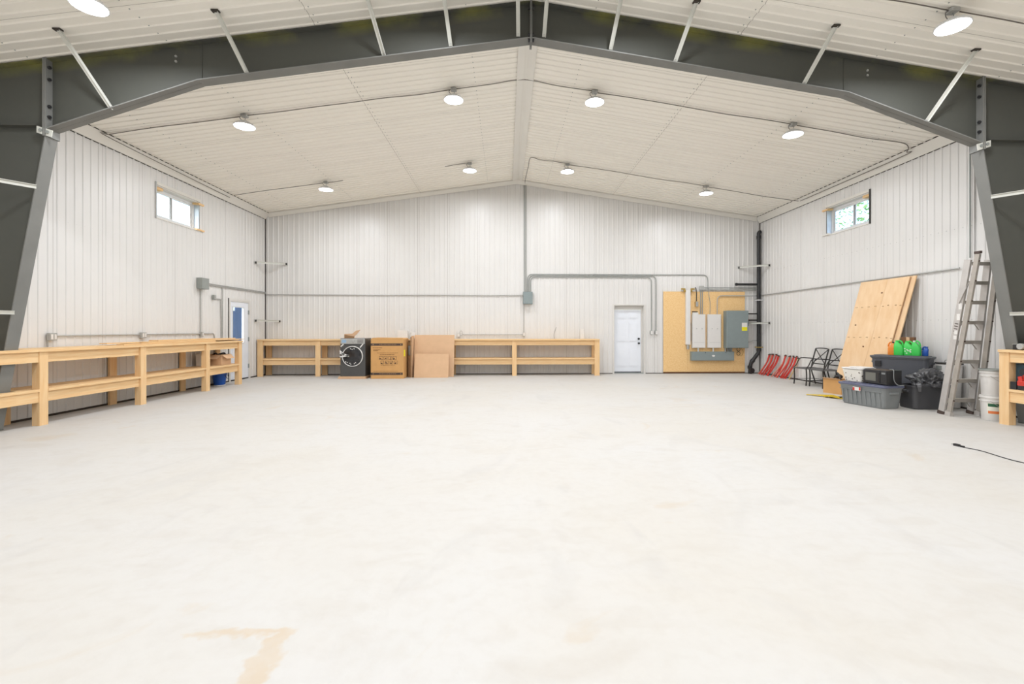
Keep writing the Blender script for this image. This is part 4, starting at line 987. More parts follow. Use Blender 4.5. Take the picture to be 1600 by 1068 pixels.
# ------------------------------------------------------------------ patio chairs
def patio_chair(label, loc):
    """local frame: chair faces -x"""
    t = thing('patio_chair', label, 'chair', loc, 0, 'black patio chairs')
    r = 0.0125; hw = 0.235
    for s in (-1, 1):
        m = MB(); m.tube(smoothpts([(-0.27, s*hw, 0), (-0.255, s*hw, 0.2), (-0.265, s*hw, 0.42)]), r+0.003, 8); part('leg', m, M_blackm, t)
        m = MB(); m.tube(smoothpts([(0.29, s*hw, 0), (0.255, s*hw, 0.12), (0.20, s*hw, 0.28), (0.185, s*hw, 0.42), (0.235, s*hw, 0.66), (0.30, s*hw, 0.89)]), r+0.003, 8); part('leg', m, M_blackm, t)
        m = MB(); m.tube(smoothpts([(-0.262, s*hw, 0.42), (-0.20, s*hw, 0.50), (-0.15, s*hw, 0.60), (-0.10, s*hw, 0.65), (0.02, s*hw, 0.655), (0.22, s*hw, 0.64)]), r, 8); part('armrest', m, M_blackm, t)
        m = MB(); m.tube([(-0.262, s*hw, 0.13), (0.25, s*hw, 0.13)], 0.007, 6); part('stretcher', m, M_blackm, t)
    m = MB(); m.bevbox(-0.28, -0.25, 0.405, 0.20, 0.25, 0.425, 0.02); m.tube([(-0.28, -0.25, 0.415), (-0.28, 0.25, 0.415)], 0.014, 8); part('seat', m, mat('seat_sling', (0.12, 0.115, 0.11), 0.7), t)
    m = MB(); m.tube(smoothpts([(0.30, -hw, 0.89), (0.30, -0.1, 0.905), (0.30, 0.1, 0.905), (0.30, hw, 0.89)]), r, 8); part('top_rail', m, M_blackm, t)
    m = MB(); m.tube([(0.205, -hw, 0.52), (0.205, hw, 0.52)], r, 8); part('lower_rail', m, M_blackm, t)
    for s in (-1, 1):
        m = MB(); m.tube([(0.296, s*(hw-0.01), 0.88), (0.25, 0, 0.70), (0.207, -s*(hw-0.01), 0.525)], 0.010, 8); part('lattice_bar', m, M_blackm, t)
    m = MB(); m.tube([(0.255, -0.23, 0.13), (0.255, 0.23, 0.13)], 0.007, 6); part('stretcher', m, M_blackm, t)
    return t
patio_chair('black metal patio chair nearer the red stakes', (7.225, -2.99, 0))
patio_chair('black metal patio chair behind the small cardboard box', (7.26, -3.535, 0))

# cardboard box and yellow straps
t = thing('cardboard_box', 'small open cardboard box beside the grey tote', 'box', (6.78, -4.52, 0), 0.30)
m = MB(); a, b, h, th = 0.15, 0.20, 0.31, 0.005
m.box(-a, -b, 0, a, b, th); m.box(-a, -b, th, -a+th, b, h); m.box(a-th, -b, th, a, b, h); m.box(-a+th, -b, th, a-th, -b+th, h); m.box(-a+th, b-th, th, a-th, b, h); part('carton', m, M_cardo, t)
m = MB(); m.add([(-a, -b, h), (-a, b, h), (-a-0.06, b-0.02, h+0.03), (-a-0.06, -b+0.02, h+0.03), (-a, -b, h-0.004), (-a, b, h-0.004), (-a-0.06, b-0.02, h+0.026), (-a-0.06, -b+0.02, h+0.026)], [(0,1,2,3),(7,6,5,4),(0,4,5,1),(1,5,6,2),(2,6,7,3),(3,7,4,0)]); part('flap', m, M_card, t)
m = MB()
for k in range(3): m.tube(smoothpts([(-0.08+0.03*k, -0.12, 0.28), (0.02, -0.05+0.04*k, 0.40+0.03*k), (0.08, 0.08, 0.36), (0.05-0.04*k, 0.12, 0.28)]), 0.014, 6)
m.sphere((0.05, 0.0, 0.36), 0.06, 0.09, 0.05); solo('black_cables', m, M_black, 'tangle of black cables spilling from small cardboard box', 'cables', loc=(6.78, -4.52, 0), rz=0.3)
t = thing('yellow_strap', 'folded yellow strap bundle on the floor before the cardboard box', 'strap', (6.25, -5.0, 0))
for k in range(5):
    m = MB(); off = 0.045*k
    off *= 1.5; P = smoothpts([(-0.30+off*0.9, 0.24-0.1*k, 0.012+0.008*(k % 3)), (-0.10, 0.02-0.06*k, 0.02+0.008*k), (0.05, -0.16-0.05*k, 0.018), (0.22, -0.36-0.03*k, 0.02+0.006*k), (0.27, -0.40-0.02*k, 0.015)])
    for i in range(len(P)-1): m.bar(P[i], P[i+1]+(P[i+1]-P[i])*0.05, 0.055, 0.012+0.006*k)
    part('strap_fold', m, M_yel, t)
m = MB(); m.box(-0.02, -0.36, 0.03, 0.10, -0.30, 0.05); part('buckle', m, M_black, t)

# ------------------------------------------------------------------ leaning plywood sheets
def leansheet(yb0, yt0, width, xb, xt, h, th, label, mm, out_=0.0):
    """leans against the right wall: bottom at xb, top at xt"""
    p0 = Vector((xb, yb0, 0.0)); p1 = Vector((xt, yt0, h)); d = Vector((0, -width, 0))
    n = (p1-p0).cross(d).normalized()
    if n.x > 0: n = -n
    vs = [p0, p0+d, p1+d, p1]; vs2 = [v - n*th for v in vs]
    m = MB(); m.add([tuple(v) for v in vs+vs2], [(0,1,2,3),(7,6,5,4),(0,4,5,1),(1,5,6,2),(2,6,7,3),(3,7,4,0)])
    t = thing('plywood_sheet', label, 'plywood', tuple(p0+d*0.5), 0, 'plywood sheets leaning on the right wall')
    sh = part('sheet', m, mm, t, world=True)
    return t, p0, p1, d, n
PT = []
leansheet(-3.98, -4.20, 1.30, 7.130, 7.575, 2.40, 0.018, 'rearmost leaning plywood sheet, pale edge showing on its left', M_ply)
leansheet(-4.04, -4.30, 1.33, 7.085, 7.535, 2.415, 0.018, 'middle leaning plywood sheet, strip showing right of front sheet', M_ply)
t, p0, p1, d, n = leansheet(-4.00, -4.29, 0.72, 7.040, 7.495, 2.41, 0.018, 'front left plywood sheet leaning on the right wall', M_ply)
t2, q0, q1, d2, n2 = leansheet(-4.725, -5.013, 0.515, 7.040, 7.495, 2.41, 0.018, 'front right narrow plywood sheet leaning on the right wall', M_ply)
for (tt, a0, a1, dd, ss) in ((t, p0, p1, d, (0.08, 0.3, 0.55, 0.8)), (t2, q0, q1, d2, (0.1, 0.35, 0.7, 0.92))):
    m = MB()
    for f in (0.50, 0.77):
        for s in ss:
            for jj in (0, 0.045):
                c = a0 + (a1-a0)*f + dd*min(s+jj, 0.97) + n*0.0005
                m.box(c.x-0.004, c.y-0.007, c.z-0.007+0.01*math.sin(s*40), c.x+0.0, c.y+0.007, c.z+0.007+0.01*math.sin(s*40))
    part('nail_head', m, M_cardd, tt, world=True, kind='stuff')
m = MB()
for (f, s) in ((0.885, 0.92), (0.61, 0.25), (0.42, 0.78)):
    c = p0 + (p1-p0)*f + d*s + n*0.001
    m.sphere(tuple(c), 0.004, 0.026, 0.018, 10, 6)
part('knot', m, M_brown, t, world=True)

# ------------------------------------------------------------------ totes
def rim_tote(label, loc, rz, L, B_, H, tap, m_, lid=None, ribs=0, name='storage_tote', lidm=None, deep=True, grp=None):
    """local: length L along x, width B_ along y"""
    t = thing(name, label, 'storage tote', loc, rz, grp)
    a, b = L/2, B_/2
    if deep:   # hollow tub
        m = MB(); seg = 5; rr = 0.07
        def ring(ax, bx, r, z):
            pts = []
            for cx_, cy_, a0 in ((ax-r, bx-r, 0), (-ax+r, bx-r, 90), (-ax+r, -bx+r, 180), (ax-r, -bx+r, 270)):
                for i in range(seg+1):
                    an = math.radians(a0+90*i/seg); pts.append((cx_+r*math.cos(an), cy_+r*math.sin(an), z))
            return pts
        rs = [ring(a-tap-0.01, b-tap-0.01, rr, 0), ring(a-tap, b-tap, rr, 0.015), ring(a-0.015, b-0.015, rr, H-0.03), ring(a, b, rr+0.01, H-0.028), ring(a, b, rr+0.01, H), ring(a-0.022, b-0.022, rr-0.01, H), ring(a-tap-0.012, b-tap-0.012, rr-0.01, 0.02)]
        n_ = len(rs[0]); fs = []
        for k in range(len(rs)-1):
            for i in range(n_):
                j = (i+1) % n_; fs.append((k*n_+i, k*n_+j, (k+1)*n_+j, (k+1)*n_+i))
        fs.append(tuple(range(n_-1, -1, -1))); fs.append(tuple(range((len(rs)-1)*n_, len(rs)*n_)))
        m.add([p for r_ in rs for p in r_], fs, None, False); part('tub', m, m_, t)
    if ribs:
        m = MB()
        for k in range(ribs):
            xx = -a+0.10+(2*a-0.20)*k/(ribs-1)
            for s in (-1, 1):
                z0_, z1_ = 0.03, H*0.72
                y0_ = s*(b-tap+0.002); y1_ = s*(b-tap+(tap-0.012)*0.72+0.004)
                m.add([(xx-0.016, y0_, z0_), (xx+0.016, y0_, z0_), (xx+0.016, y1_, z1_), (xx-0.016, y1_, z1_), (xx-0.013, y0_+s*0.012, z0_), (xx+0.013, y0_+s*0.012, z0_), (xx+0.013, y1_+s*0.012, z1_), (xx-0.013, y1_+s*0.012, z1_)],
                      [(4,5,6,7),(0,4,7,3),(1,2,6,5),(3,7,6,2),(0,1,5,4)])
        part('rib', m, m_, t, kind='stuff')
        m = MB()
        for s in (-1, 1): m.bar((-a+0.05, s*(b-0.012), H*0.76), (a-0.05, s*(b-0.012), H*0.76), 0.012, 0.012)
        part('belt', m, m_, t)
    m = MB()
    for s in (-1, 1): m.bevbox(s*(a-0.012)-0.02, -0.09, H-0.12, s*(a-0.012)+0.02, 0.09, H-0.085, 0.008)
    part('handle', m, m_, t)
    if lid:
        m = MB(); m.bevbox(-a-0.012, -b-0.012, H-0.012, a+0.012, b+0.012, H+0.022, 0.08, seg=5); m.bevbox(-a+0.04, -b+0.04, H+0.0225, a-0.04, b-0.04, H+0.034, 0.06, seg=5); part('lid', m, lidm, t)
    return t
ang1 = math.atan2(-0.775, 0.145)
T1C = (6.205, -6.08); 
t = rim_tote('grey ribbed storage tote with blue-grey lid under the microwave', (T1C[0]+0.04, T1C[1], 0), ang1, 0.90, 0.47, 0.375, 0.05, M_tote, lid=True, ribs=9, lidm=M_lidb)
m = MB(); m.box(-0.12, -0.243, 0.27, 0.03, -0.2385, 0.335); lb_ = part('sticker', m, M_label, t)
m = MB(); m.box(-0.12, -0.245, 0.27, -0.085, -0.2435, 0.325); m.box(0.0, -0.245, 0.28, 0.03, -0.2435, 0.335); part('red_print', m, M_red, lb_)
TOP1 = 0.375+0.034
T1 = wmat(t)
def onT1(x, y): v = T1 @ Vector((x, y, 0)); return (v.x, v.y)
# speckled white bin with papers
p = onT1(-0.22, 0.0)
t = thing('speckled_bin', 'white speckled bin on the grey ribbed tote', 'bin', (p[0], p[1], TOP1), ang1)
m = MB(); m.bevbox(-0.20, -0.17, 0, 0.20, 0.17, 0.235, 0.04, tap=0.03); part('bin', m, M_speck, t)
m = MB(); m.bevbox(-0.215, -0.185, 0.236, 0.215, 0.185, 0.258, 0.05); part('rim', m, M_whitep, t)
m = MB(); m.bevbox(-0.10, -0.12, 0, 0.22, 0.12, 0.018, 0.03); solo('plastic_tray', m, M_whitep, 'white plastic tray resting on the speckled bin', 'tray', loc=(p[0], p[1], TOP1+0.259), rz=ang1)
# microwave
p = onT1(0.215, 0.02)
t = thing('microwave', 'black microwave oven on the grey ribbed tote', 'microwave', (p[0], p[1], TOP1), ang1)
m = MB(); m.bevbox(-0.215, -0.15, 0.012, 0.215, 0.16, 0.255, 0.008); bd = part('body', m, M_black, t)
m = MB(); m.bevbox(-0.212, -0.168, 0.016, 0.10, -0.151, 0.25, 0.006); dr = part('door', m, M_black, t)
m = MB(); m.box(-0.17, -0.1705, 0.06, 0.02, -0.1685, 0.205); part('window', m, mat('tinted_window', (0.16, 0.16, 0.14), 0.2), dr)
m = MB(); m.bevbox(0.104, -0.168, 0.016, 0.212, -0.151, 0.25, 0.006); cp_ = part('control_panel', m, M_black, t)
m = MB(); m.box(0.125, -0.170, 0.19, 0.19, -0.1685, 0.22); part('display', m, M_tote, cp_)
m = MB(); m.tube([(0.085, -0.168, 0.05), (0.085, -0.19, 0.06), (0.085, -0.19, 0.20), (0.085, -0.168, 0.21)], 0.006, 6); part('handle', m, M_blackm, dr)
m = MB()
for sx in (-0.18, 0.18):
    for sy in (-0.12, 0.13): m.cyl((sx, sy, 0), (sx, sy, 0.012), 0.014, 8)
part('foot', m, M_black, t)
m = MB(); m.tube(smoothpts([(0.05, 0.10, 0.262), (0.14, 0.03, 0.27), (0.215, -0.02, 0.262), (0.232, -0.04, 0.18), (0.236, -0.03, 0.08), (0.26, 0.02, 0.012), (0.30, 0.10, 0.010)]), 0.007, 6); part('power_cord', m, M_tote, t, label='grey power cord over the right side')

# charcoal tote, rim .41, with bin bag
t = rim_tote('charcoal open tote overflowing with a black bin bag', (7.00, -6.38, 0), -0.06, 0.74, 0.46, 0.41, 0.045, M_toteg)
random.seed(11)
def crumple(name, label, c, rx, ry, rz_, m_, seed=1, n=3):
    bm = bmesh.new(); bmesh.ops.create_icosphere(bm, subdivisions=5, radius=1.0)
    from mathutils import noise as N
    for v in bm.verts:
        d = v.co.normalized()
        f = 1.05 + 0.30*N.noise(d*1.7+Vector((seed, 0, 0))) - 0.62*abs(N.noise(d*3.3+Vector((0, seed, 0)))) - 0.22*abs(N.noise(d*7.5))
        v.co = Vector((d.x*rx*f, d.y*ry*f, max(d.z*rz_*f, -rz_*0.35)))
    me = bpy.data.meshes.new(name); bm.to_mesh(me); bm.free(); me.materials.append(m_)
    me.polygons.foreach_set('use_smooth', [True]*len(me.polygons))
    o = bpy.data.objects.new(name, me); COL.objects.link(o); o.location = c; return tag(o, label, 'bag')
crumple('bin_bag', 'crumpled black bin bag bulging out of the charcoal tote', (7.00, -6.44, 0.47), 0.33, 0.22, 0.23, M_bag, 3)
m = MB(); P = smoothpts([(6.74, -6.52, 0.50), (6.665, -6.625, 0.455), (6.64, -6.66, 0.40), (6.655, -6.65, 0.33)])
for i in range(len(P)-1): m.bar(P[i], P[i+1]+(P[i+1]-P[i])*0.1, 0.075-0.0022*i, 0.03, up=(0.7, 0.7, 0.3))
solo('bag_tail', m, M_bag, 'loose black bag end hanging over left of charcoal tote', 'bag')
# base bin and the raised dark grey tote
A2 = math.atan2(-0.72, 0.45); mid = ((6.74+7.19)/2, (-5.50-6.22)/2); nx, ny = 0.848, 0.53
cx2, cy2 = mid[0]+nx*0.20, mid[1]+ny*0.20
rim_tote('low black tote supporting the dark grey tote', (cx2-0.02, cy2, 0), A2, 0.74, 0.38, 0.285, 0.03, M_black, lid=True, lidm=M_black)
t = rim_tote('dark grey tote raised behind the microwave, jugs on top', (cx2, cy2, 0.320), A2, 0.90, 0.42, 0.535, 0.05, M_toted, lid=True, lidm=M_toted)
TOP2 = 0.320+0.535+0.034
T2 = Matrix.Translation((cx2, cy2, 0)) @ Matrix.Rotation(A2, 4, 'Z')
m = MB(); m.bevbox(-0.36, -0.222, 0.36, -0.26, -0.200, 0.46, 0.01); part('hand_grip', m, M_black, t)
# jugs
def jug(label, x, y, rz, m_, cap, h=0.27, w_=0.10, lab=False, d_=0.055):
    v = T2 @ Vector((x, y, 0))
    t = thing('plastic_jug', label, 'jug', (v.x, v.y, TOP2), A2+rz, 'jugs on the raised tote')
    m = MB(); s = 4
    def ring(ax, bx, z, ox=0): 
        r = min(ax, bx)*0.5; pts = []
        for cx_, cy_, a0 in ((ax-r, bx-r, 0), (-ax+r, bx-r, 90), (-ax+r, -bx+r, 180), (ax-r, -bx+r, 270)):
            for i in range(s+1):
                an = math.radians(a0+90*i/s); pts.append((ox+cx_+r*math.cos(an), cy_+r*math.sin(an), z))
        return pts
    rs = [ring(w_*0.92, d_*0.9, 0), ring(w_, d_, 0.012), ring(w_, d_, h*0.52), ring(w_*0.86, d_*0.9, h*0.66, 0.01), ring(w_*0.42, d_*0.6, h*0.84, w_*0.40), ring(w_*0.26, d_*0.45, h*0.90, w_*0.46)]
    n_ = len(rs[0]); fs = []
    for k in range(len(rs)-1):
        for i in range(n_):
            j = (i+1) % n_; fs.append((k*n_+i, k*n_+j, (k+1)*n_+j, (k+1)*n_+i))
    fs.append(tuple(range(n_-1, -1, -1))); fs.append(tuple(range((len(rs)-1)*n_, len(rs)*n_)))
    m.add([p for r_ in rs for p in r_], fs, None, True); b = part('bottle', m, m_, t)
    m = MB(); m.cyl((w_*0.46, 0, h*0.90), (w_*0.46, 0, h), 0.022, 14); part('cap', m, cap, t)
    m = MB(); m.tube(smoothpts([(w_*0.30, 0, h*0.88), (-w_*0.10, 0, h*0.97), (-w_*0.62, 0, h*0.86), (-w_*0.85, 0, h*0.62)]), 0.014, 8); part('handle', m, m_, t)
    if lab:
        m = MB()
        for k in range(9): 
            a, z = random.uniform(-0.06, 0.04), random.uniform(0.03, 0.12); m.box(a, d_+0.0005, z, a+0.022, d_+0.003, z+0.016)
        part('label', m, M_label, t)
    return t
jug('orange plastic jug, leftmost of the jugs on the raised tote', -0.165, 0.0, 0.3, M_orange, M_black, 0.25, 0.055)
jug('bright green jug beside the orange jug, handle side out', -0.045, 0.0, PI, M_green, M_green, 0.28, 0.075)
jug('bright green jug with printed label, middle one on raised tote', 0.10, 0.02, PI, M_green, M_green, 0.27, 0.075, True)
jug('bright green jug with pale cap, right of the printed one', 0.225, -0.03, PI, M_green, M_label, 0.28, 0.065)
jug('blue jug, rightmost of the jugs on the raised tote', 0.33, 0.05, 0.2, M_blue, M_blue, 0.17, 0.045)
v = T2 @ Vector((0.06, 0.135, 0)); t = thing('brown_box', 'brown wooden box behind the green jugs', 'box', (v.x, v.y, TOP2), A2)
m = MB(); m.bevbox(-0.10, -0.055, 0, 0.10, 0.055, 0.34, 0.004); part('box', m, M_brown, t)
m = MB(); m.box(-0.02, -0.0575, 0.0, 0.03, -0.0555, 0.34); part('tape', m, M_card, t)
# pale bin with dark edge and clips, behind the bin bag
t = thing('pale_bin', 'pale plastic bin with dark rim behind the bin bag', 'storage tote', (7.49, -6.32, 0), -1.57)
m = MB(); m.bevbox(-0.18, -0.09, 0, 0.18, 0.09, 0.76, 0.03, tap=0.02); part('tub', m, M_whitep, t)
m = MB(); m.bevbox(-0.19, -0.10, 0.761, 0.19, 0.10, 0.785, 0.03); part('rim', m, M_blackm, t)
for k in (-1, 1):
    m = MB(); m.bevbox(k*0.09-0.05, -0.101, 0.66, k*0.09+0.05, -0.091, 0.73, 0.01); part('clip', m, M_galvd, t)
m = MB(); m.tube(smoothpts([(-0.06, -0.02, 0.79), (-0.04, -0.02, 0.83), (0.04, -0.02, 0.83), (0.06, -0.02, 0.79)]), 0.006, 6); part('handle', m, M_galv, t)

# ------------------------------------------------------------------ ladder
t = thing('step_ladder', 'worn aluminium step ladder leaning on the right steel column', 'ladder', (6.98, -7.0, 0))
def LP(x, f, dy=0.0):
    """point on the ladder plane at fraction f of its height"""
    return Vector((x, -6.93 - 0.52*f + dy, 2.50*f))
H_ = 2.45
yb_, yt_ = -6.95, -7.36
def A_(s, z, dy=0): # front section rails: s=-1 left, 1 right
    f = z/H_; cx_ = 6.985-0.055*f; hw = 0.245-0.085*f
    return Vector((cx_+s*hw, yb_+(yt_-yb_)*f+dy, z))
for s in (-1, 1):
    m = MB(); m.bar(A_(s, 0.04), A_(s, H_), 0.10, 0.03, up=(1, 0, 0)); rl = part('rail', m, M_alus, t, world=True)
    m = MB(); m.bar(A_(s, 0.0), A_(s, 0.055), 0.115, 0.045, up=(1, 0, 0)); part('foot', m, M_ink, rl, world=True)
m = MB(); m.box(A_(-1, 1.6).x-0.019, A_(-1, 1.2).y-0.03, 1.0, A_(-1, 1.6).x-0.017, A_(-1, 1.2).y, 1.02)
zs = [0.25, 0.57, 0.88, 1.19, 1.50, 1.81, 2.11, 2.40]
for i, z in enumerate(zs):
    p_, q_ = A_(-1, z), A_(1, z)
    m = MB(); yy = p_.y; m.box(p_.x+0.012, yy-0.055, z-0.012, q_.x-0.012, yy+0.045, z+0.010); m.box(p_.x+0.012, yy-0.058, z-0.045, q_.x-0.012, yy-0.050, z+0.010)
    st = part('step', m, M_alu, t, world=True)
    if i < 5:
        for s, e in ((1, p_), (-1, q_)):
            m = MB(); m.bar((e.x+s*0.02, yy+0.02, z-0.13), (e.x+s*0.11, yy+0.02, z-0.015), 0.014, 0.006); part('diagonal_strut', m, M_alu, st, world=True)
# rear section, folded towards the room
def B_(s, z): v = A_(s, z); f = z/H_; return Vector((v.x-0.04, v.y-0.165-0.01*f, z))
for s in (-1, 1):
    m = MB(); m.bar(B_(s, 0.0), B_(s, H_+0.06), 0.07, 0.032, up=(1, 0, 0)); rl = part('rear_rail', m, M_alu, t, world=True)
    m = MB(); m.bar(B_(s, 0.0), B_(s, 0.07), 0.09, 0.06, up=(1, 0, 0)); part('foot', m, M_alus, rl, world=True)
    for z in zs:
        m = MB(); c = B_(s, z); m.cyl((c.x, c.y-0.034, z), (c.x, c.y-0.045, z), 0.011, 8); part('rivet', m, M_ink, rl, world=True)
for s in (-1, 1):
    a = B_(s, H_+0.062); m = MB(); m.bevbox(a.x-0.022, a.y-0.045, H_+0.062, a.x+0.022, a.y+0.045, H_+0.10, 0.006); part('rail_cap', m, M_ink, t, world=True)
m = MB(); m.bar(A_(-1, 1.78)+Vector((-0.03, 0, 0)), A_(-1, 2.10)+Vector((-0.02, -0.10, 0)), 0.02, 0.006); m.bar(A_(-1, 2.10)+Vector((-0.02, -0.10, 0)), A_(-1, 1.70)+Vector((-0.02, -0.15, 0)), 0.02, 0.006); part('spreader', m, M_alus, t, world=True)
m = MB()
for k, z in enumerate((1.25, 1.33, 1.55, 1.72)):
    c = A_(-1, z); m.bar(c+Vector((-0.0165, -0.02, -0.03)), c+Vector((-0.0165, -0.02, 0.03 if k < 2 else 0.07)), 0.05, 0.003, up=(1, 0, 0))
part('sticker', m, M_label, t, world=True)
m = MB(); c = A_(-1, 1.40)
for k in range(4): 
    cc = A_(-1, 1.34+0.04*k); m.bar(cc+Vector((-0.0165, -0.035, 0)), cc+Vector((-0.0165, 0.02, 0.012)), 0.012, 0.003, up=(1, 0, 0))
part('lettering', m, M_ink, t, world=True)

# ------------------------------------------------------------------ buckets
def bucket(label, loc, lidded, lab):
    t = thing('plastic_bucket', label, 'bucket', loc, 0, 'stacked white buckets')
    m = MB(); m.lathe([(0, 0), (0.128, 0), (0.132, 0.006), (0.148, 0.34), (0.160, 0.342), (0.160, 0.352), (0.152, 0.354), (0.154, 0.375), (0, 0.375)], 32); part('pail', m, M_whitep, t)
    m = MB(); m.lathe([(0.150, 0.29), (0.158, 0.29), (0.158, 0.30), (0.150, 0.30)], 32); part('band', m, M_whitep, t)
    if lidded:
        m = MB(); m.lathe([(0, 0.377), (0.168, 0.377), (0.170, 0.385), (0.168, 0.40), (0.150, 0.40), (0.148, 0.392), (0, 0.392)], 32); part('lid', m, M_galvd, t)
    m = MB(); m.tube([(0.159*math.cos(a), 0.159*math.sin(a), 0.30-0.11*math.sin((a+2.6)*1.25)) for a in [-2.6+2.5*k/14 for k in range(15)]], 0.003, 6); part('bail', m, M_galv, t)
    if lab:
        for z0_, z1_, mm, nm in ((0.10, 0.27, mat('cream_label', (0.78, 0.77, 0.66), 0.6), 'label'), (0.215, 0.26, mat('dark_green_print', (0.02, 0.11, 0.05), 0.6), 'green_band'), (0.11, 0.15, mat('orange_print', (0.75, 0.20, 0.06), 0.6), 'orange_band')):
            m = MB(); vs_ = []; n_ = 14; off = 0.0015 if nm == 'label' else 0.003
            for k in range(n_+1):
                a = -2.9+2.0*k/n_ if nm == 'label' else -2.8+(1.7 if nm == 'green_band' else 0.9)*k/n_
                for z in (z0_, z1_):
                    r_ = 0.132+0.016*(z/0.34)+off; vs_.append((r_*math.cos(a), r_*math.sin(a), z))
            m.add(vs_, [(2*k, 2*k+2, 2*k+3, 2*k+1) for k in range(n_)]); part(nm, m, mm, t)
    return t
bucket('lower white bucket with green and orange label behind right bench leg', (7.06, -7.46, 0), False, True)
bucket('upper white bucket with grey lid behind right bench leg', (7.06, -7.46, 0.376), True, False)
m = MB(); m.tube(smoothpts([(7.50, -7.20, 0.016), (7.36, -7.24, 0.016), (7.30, -7.30, 0.28), (7.36, -7.30, 0.12), (7.30, -7.22, 0.016)]), 0.014, 8); solo('black_hose', m, M_black, 'black hose on the floor behind the ladder foot', 'hose')

# ------------------------------------------------------------------ things on the right bench
t = thing('bench_tool', 'black portable power tool with silver knob on the right bench', 'power tool', (7.11, -7.945, 1.087), 0)
m = MB(); m.bevbox(-0.20, -0.10, 0.0, 0.30, 0.09, 0.075, 0.01); part('base', m, M_black, t)
m = MB(); m.box(-0.20, -0.102, 0.076, 0.30, 0.09, 0.082); part('deck', m, M_galv, t)
m = MB(); m.cyl((-0.24, -0.04, 0.05), (-0.20, -0.04, 0.05), 0.042, 16); part('knob', m, M_galv, t)
m = MB(); m.sphere((0.08, 0.0, 0.165), 0.15, 0.085, 0.085, 18, 10); bd = part('motor_housing', m, M_black, t)
m = MB()
for k in range(9): m.bevbox(-0.02+0.022*k, -0.088, 0.145+0.02*(k % 3), -0.008+0.022*k, -0.074, 0.157+0.02*(k % 3), 0.003)
part('vent_stud', m, M_label, bd)
m = MB(); m.tube([(0.09+0.05*math.cos(a), 0, 0.28+0.05*math.sin(a)) for a in [2*PI*k/16 for k in range(17)]], 0.013, 8); part('handle_ring', m, M_black, t)
m = MB(); m.tube(smoothpts([(-0.10, -0.08, 0.08), (-0.06, -0.08, 0.18), (0.02, -0.07, 0.25), (0.12, -0.07, 0.25)]), 0.006, 6); part('guard', m, M_galv, t)
m = MB(); m.bevbox(-0.07, -0.06, 0, 0.07, 0.06, 0.36, 0.006); t = solo('teal_case', m, M_teal, 'teal box standing on the right bench shelf', 'box', loc=(7.035, -7.915, 0.523))
t = thing('cordless_tool', 'red and black cordless tool on the right bench shelf', 'power tool', (6.905, -8.025, 0.523), 0.0); t.scale = (0.45, 0.9, 1)
m = MB(); m.bevbox(-0.08, -0.08, 0.0, 0.12, 0.08, 0.06, 0.015); part('battery', m, M_black, t)
m = MB(); m.bevbox(-0.09, -0.07, 0.061, 0.12, 0.08, 0.13, 0.02); m.cyl((0.0, 0, 0.13), (0.02, 0, 0.22), 0.04, 12); m.cyl((-0.05, 0.04, 0.13), (-0.06, 0.05, 0.19), 0.03, 12); part('body', m, M_red, t)
m = MB(); m.cyl((-0.09, 0.0, 0.26), (0.12, 0, 0.27), 0.045, 14); part('motor', m, M_black, t)
m = MB(); m.tube(smoothpts([(-0.05, -0.08, 0.10), (0.0, -0.10, 0.20), (0.08, -0.06, 0.28), (0.12, 0, 0.30)]), 0.005, 6); part('cord', m, M_galv, t)
m = MB(); m.bevbox(-0.018, -0.04, 0, 0.018, 0.04, 0.11, 0.008); solo('battery_pack', m, M_black, 'black battery pack at the front of right bench shelf', 'battery', loc=(6.882, -7.905, 0.523))
t = thing('black_bin', 'black bin on the floor under the right bench', 'bin', (7.22, -8.25, 0))
m = MB(); m.bevbox(-0.24, -0.20, 0, 0.24, 0.20, 0.27, 0.03, tap=0.02); part('tub', m, M_black, t)
m = MB(); m.bevbox(-0.25, -0.21, 0.271, 0.25, 0.21, 0.29, 0.03); part('rim', m, M_black, t)

# ------------------------------------------------------------------ extension cord on the floor
t = thing('extension_cord', 'black extension cord with plug on the concrete at right', 'cord', (4.98, -9.2, 0))
P = smoothpts([(4.978, -8.99, 0.007), (4.985, -9.07, 0.006), (5.015, -9.15, 0.006), (5.015, -9.25, 0.006), (4.985, -9.41, 0.006), (4.965, -9.56, 0.006), (4.975, -9.68, 0.006), (4.96, -9.95, 0.006), (5.2, -10.3, 0.006), (5.8, -10.6, 0.006)], 6)
m = MB(); m.tube(P, 0.0045, 6); part('cord', m, M_black, t, world=True)
m = MB(); m.bar((4.972, -8.93, 0.014), (4.978, -8.985, 0.012), 0.034, 0.026); m.bar((4.978, -8.985, 0.011), (4.982, -9.04, 0.010), 0.020, 0.018); pl = part('plug', m, M_black, t, world=True)
m = MB(); m.bar((4.965, -8.90, 0.014), (4.968, -8.93, 0.014), 0.004, 0.008); m.bar((4.978, -8.90, 0.014), (4.981, -8.93, 0.014), 0.004, 0.008); part('prong', m, M_galv, pl, world=True)

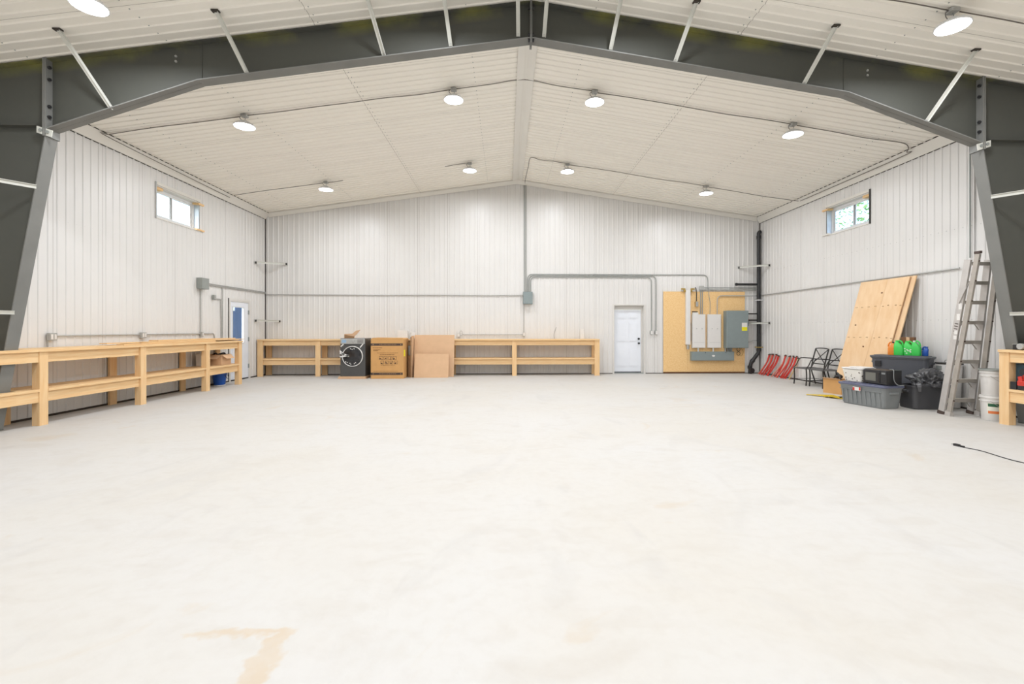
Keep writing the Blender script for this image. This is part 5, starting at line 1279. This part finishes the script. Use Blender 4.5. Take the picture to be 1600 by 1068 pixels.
# ------------------------------------------------------------------ outside, seen through the openings
def tree(loc, h, r, label, seed):
    random.seed(seed)
    t = thing('tree', label, 'tree', loc, 0, 'trees outside the right wall')
    m = MB(); m.cyl((0, 0, 0), (0.1, 0, h*0.8), 0.16, 10, 0.05)
    for k in range(7):
        a = random.uniform(0, 2*PI); z = h*random.uniform(0.35, 0.7); m.cyl((0.05, 0, z), (r*0.7*math.cos(a), r*0.7*math.sin(a), z+h*0.18), 0.05, 6, 0.015)
    part('trunk', m, mat('bark', (0.20, 0.16, 0.12), 0.9, var=0.3), t)
    m = MB(); vs_ = []; fs = []
    for k in range(2600):
        a = random.uniform(0, 2*PI); el = random.uniform(-1, 1); rr = r*random.random()**0.4
        c = Vector((rr*math.cos(a)*math.sqrt(1-el*el), rr*math.sin(a)*math.sqrt(1-el*el), h*0.66+el*h*0.36*rr/r))
        u = Vector((random.uniform(-1, 1), random.uniform(-1, 1), random.uniform(-1, 1))).normalized(); w__ = u.orthogonal().normalized()
        s = random.uniform(0.06, 0.13); b0 = len(vs_)
        vs_ += [tuple(c-u*s), tuple(c+w__*s*0.5), tuple(c+u*s), tuple(c-w__*s*0.5)]; fs.append((b0, b0+1, b0+2, b0+3))
    m.add(vs_, fs); part('foliage', m, mat('leaves', (0.16, 0.34, 0.10), 0.6, var=0.35, vscale=3), t, kind='stuff')
tree((14.0, 2.6, -0.1), 8.5, 2.3, 'leafy green tree outside the right window, left one', 5)
tree((14.5, -3.4, -0.1), 9.5, 2.4, 'leafy green tree outside the right window, right one', 9)
m = MB(); m.box(-60, -60, -0.20, -W-WT-0.01, 60, -0.10); m.box(W+WT+0.01, -60, -0.20, 60, 60, -0.10)
o = solo('ground', m, mat('grass_ground', (0.13, 0.17, 0.07), 0.9, var=0.3, vscale=2), 'grassy ground outside the building', 'ground'); o['kind'] = 'structure'
# blue-grey board fence seen through the glazed door
t = thing('board_fence', 'blue-grey board screen outside the glazed door', 'fence', (-11.0, 2.0, -0.1))
k = 0; yy = 1.5
random.seed(4)
while yy < 10.5:
    h_ = 2.35 if k % 5 else 2.2
    m = MB(); m.box(-0.02, yy, 0, 0.02, yy+0.133, h_); part('board', m, mat('blue_board', (0.085, 0.135, 0.24), 0.7, var=0.25, vscale=3) if k % 9 else mat('pale_blue_board', (0.36, 0.48, 0.60), 0.7, var=0.2), t); yy += 0.14; k += 1
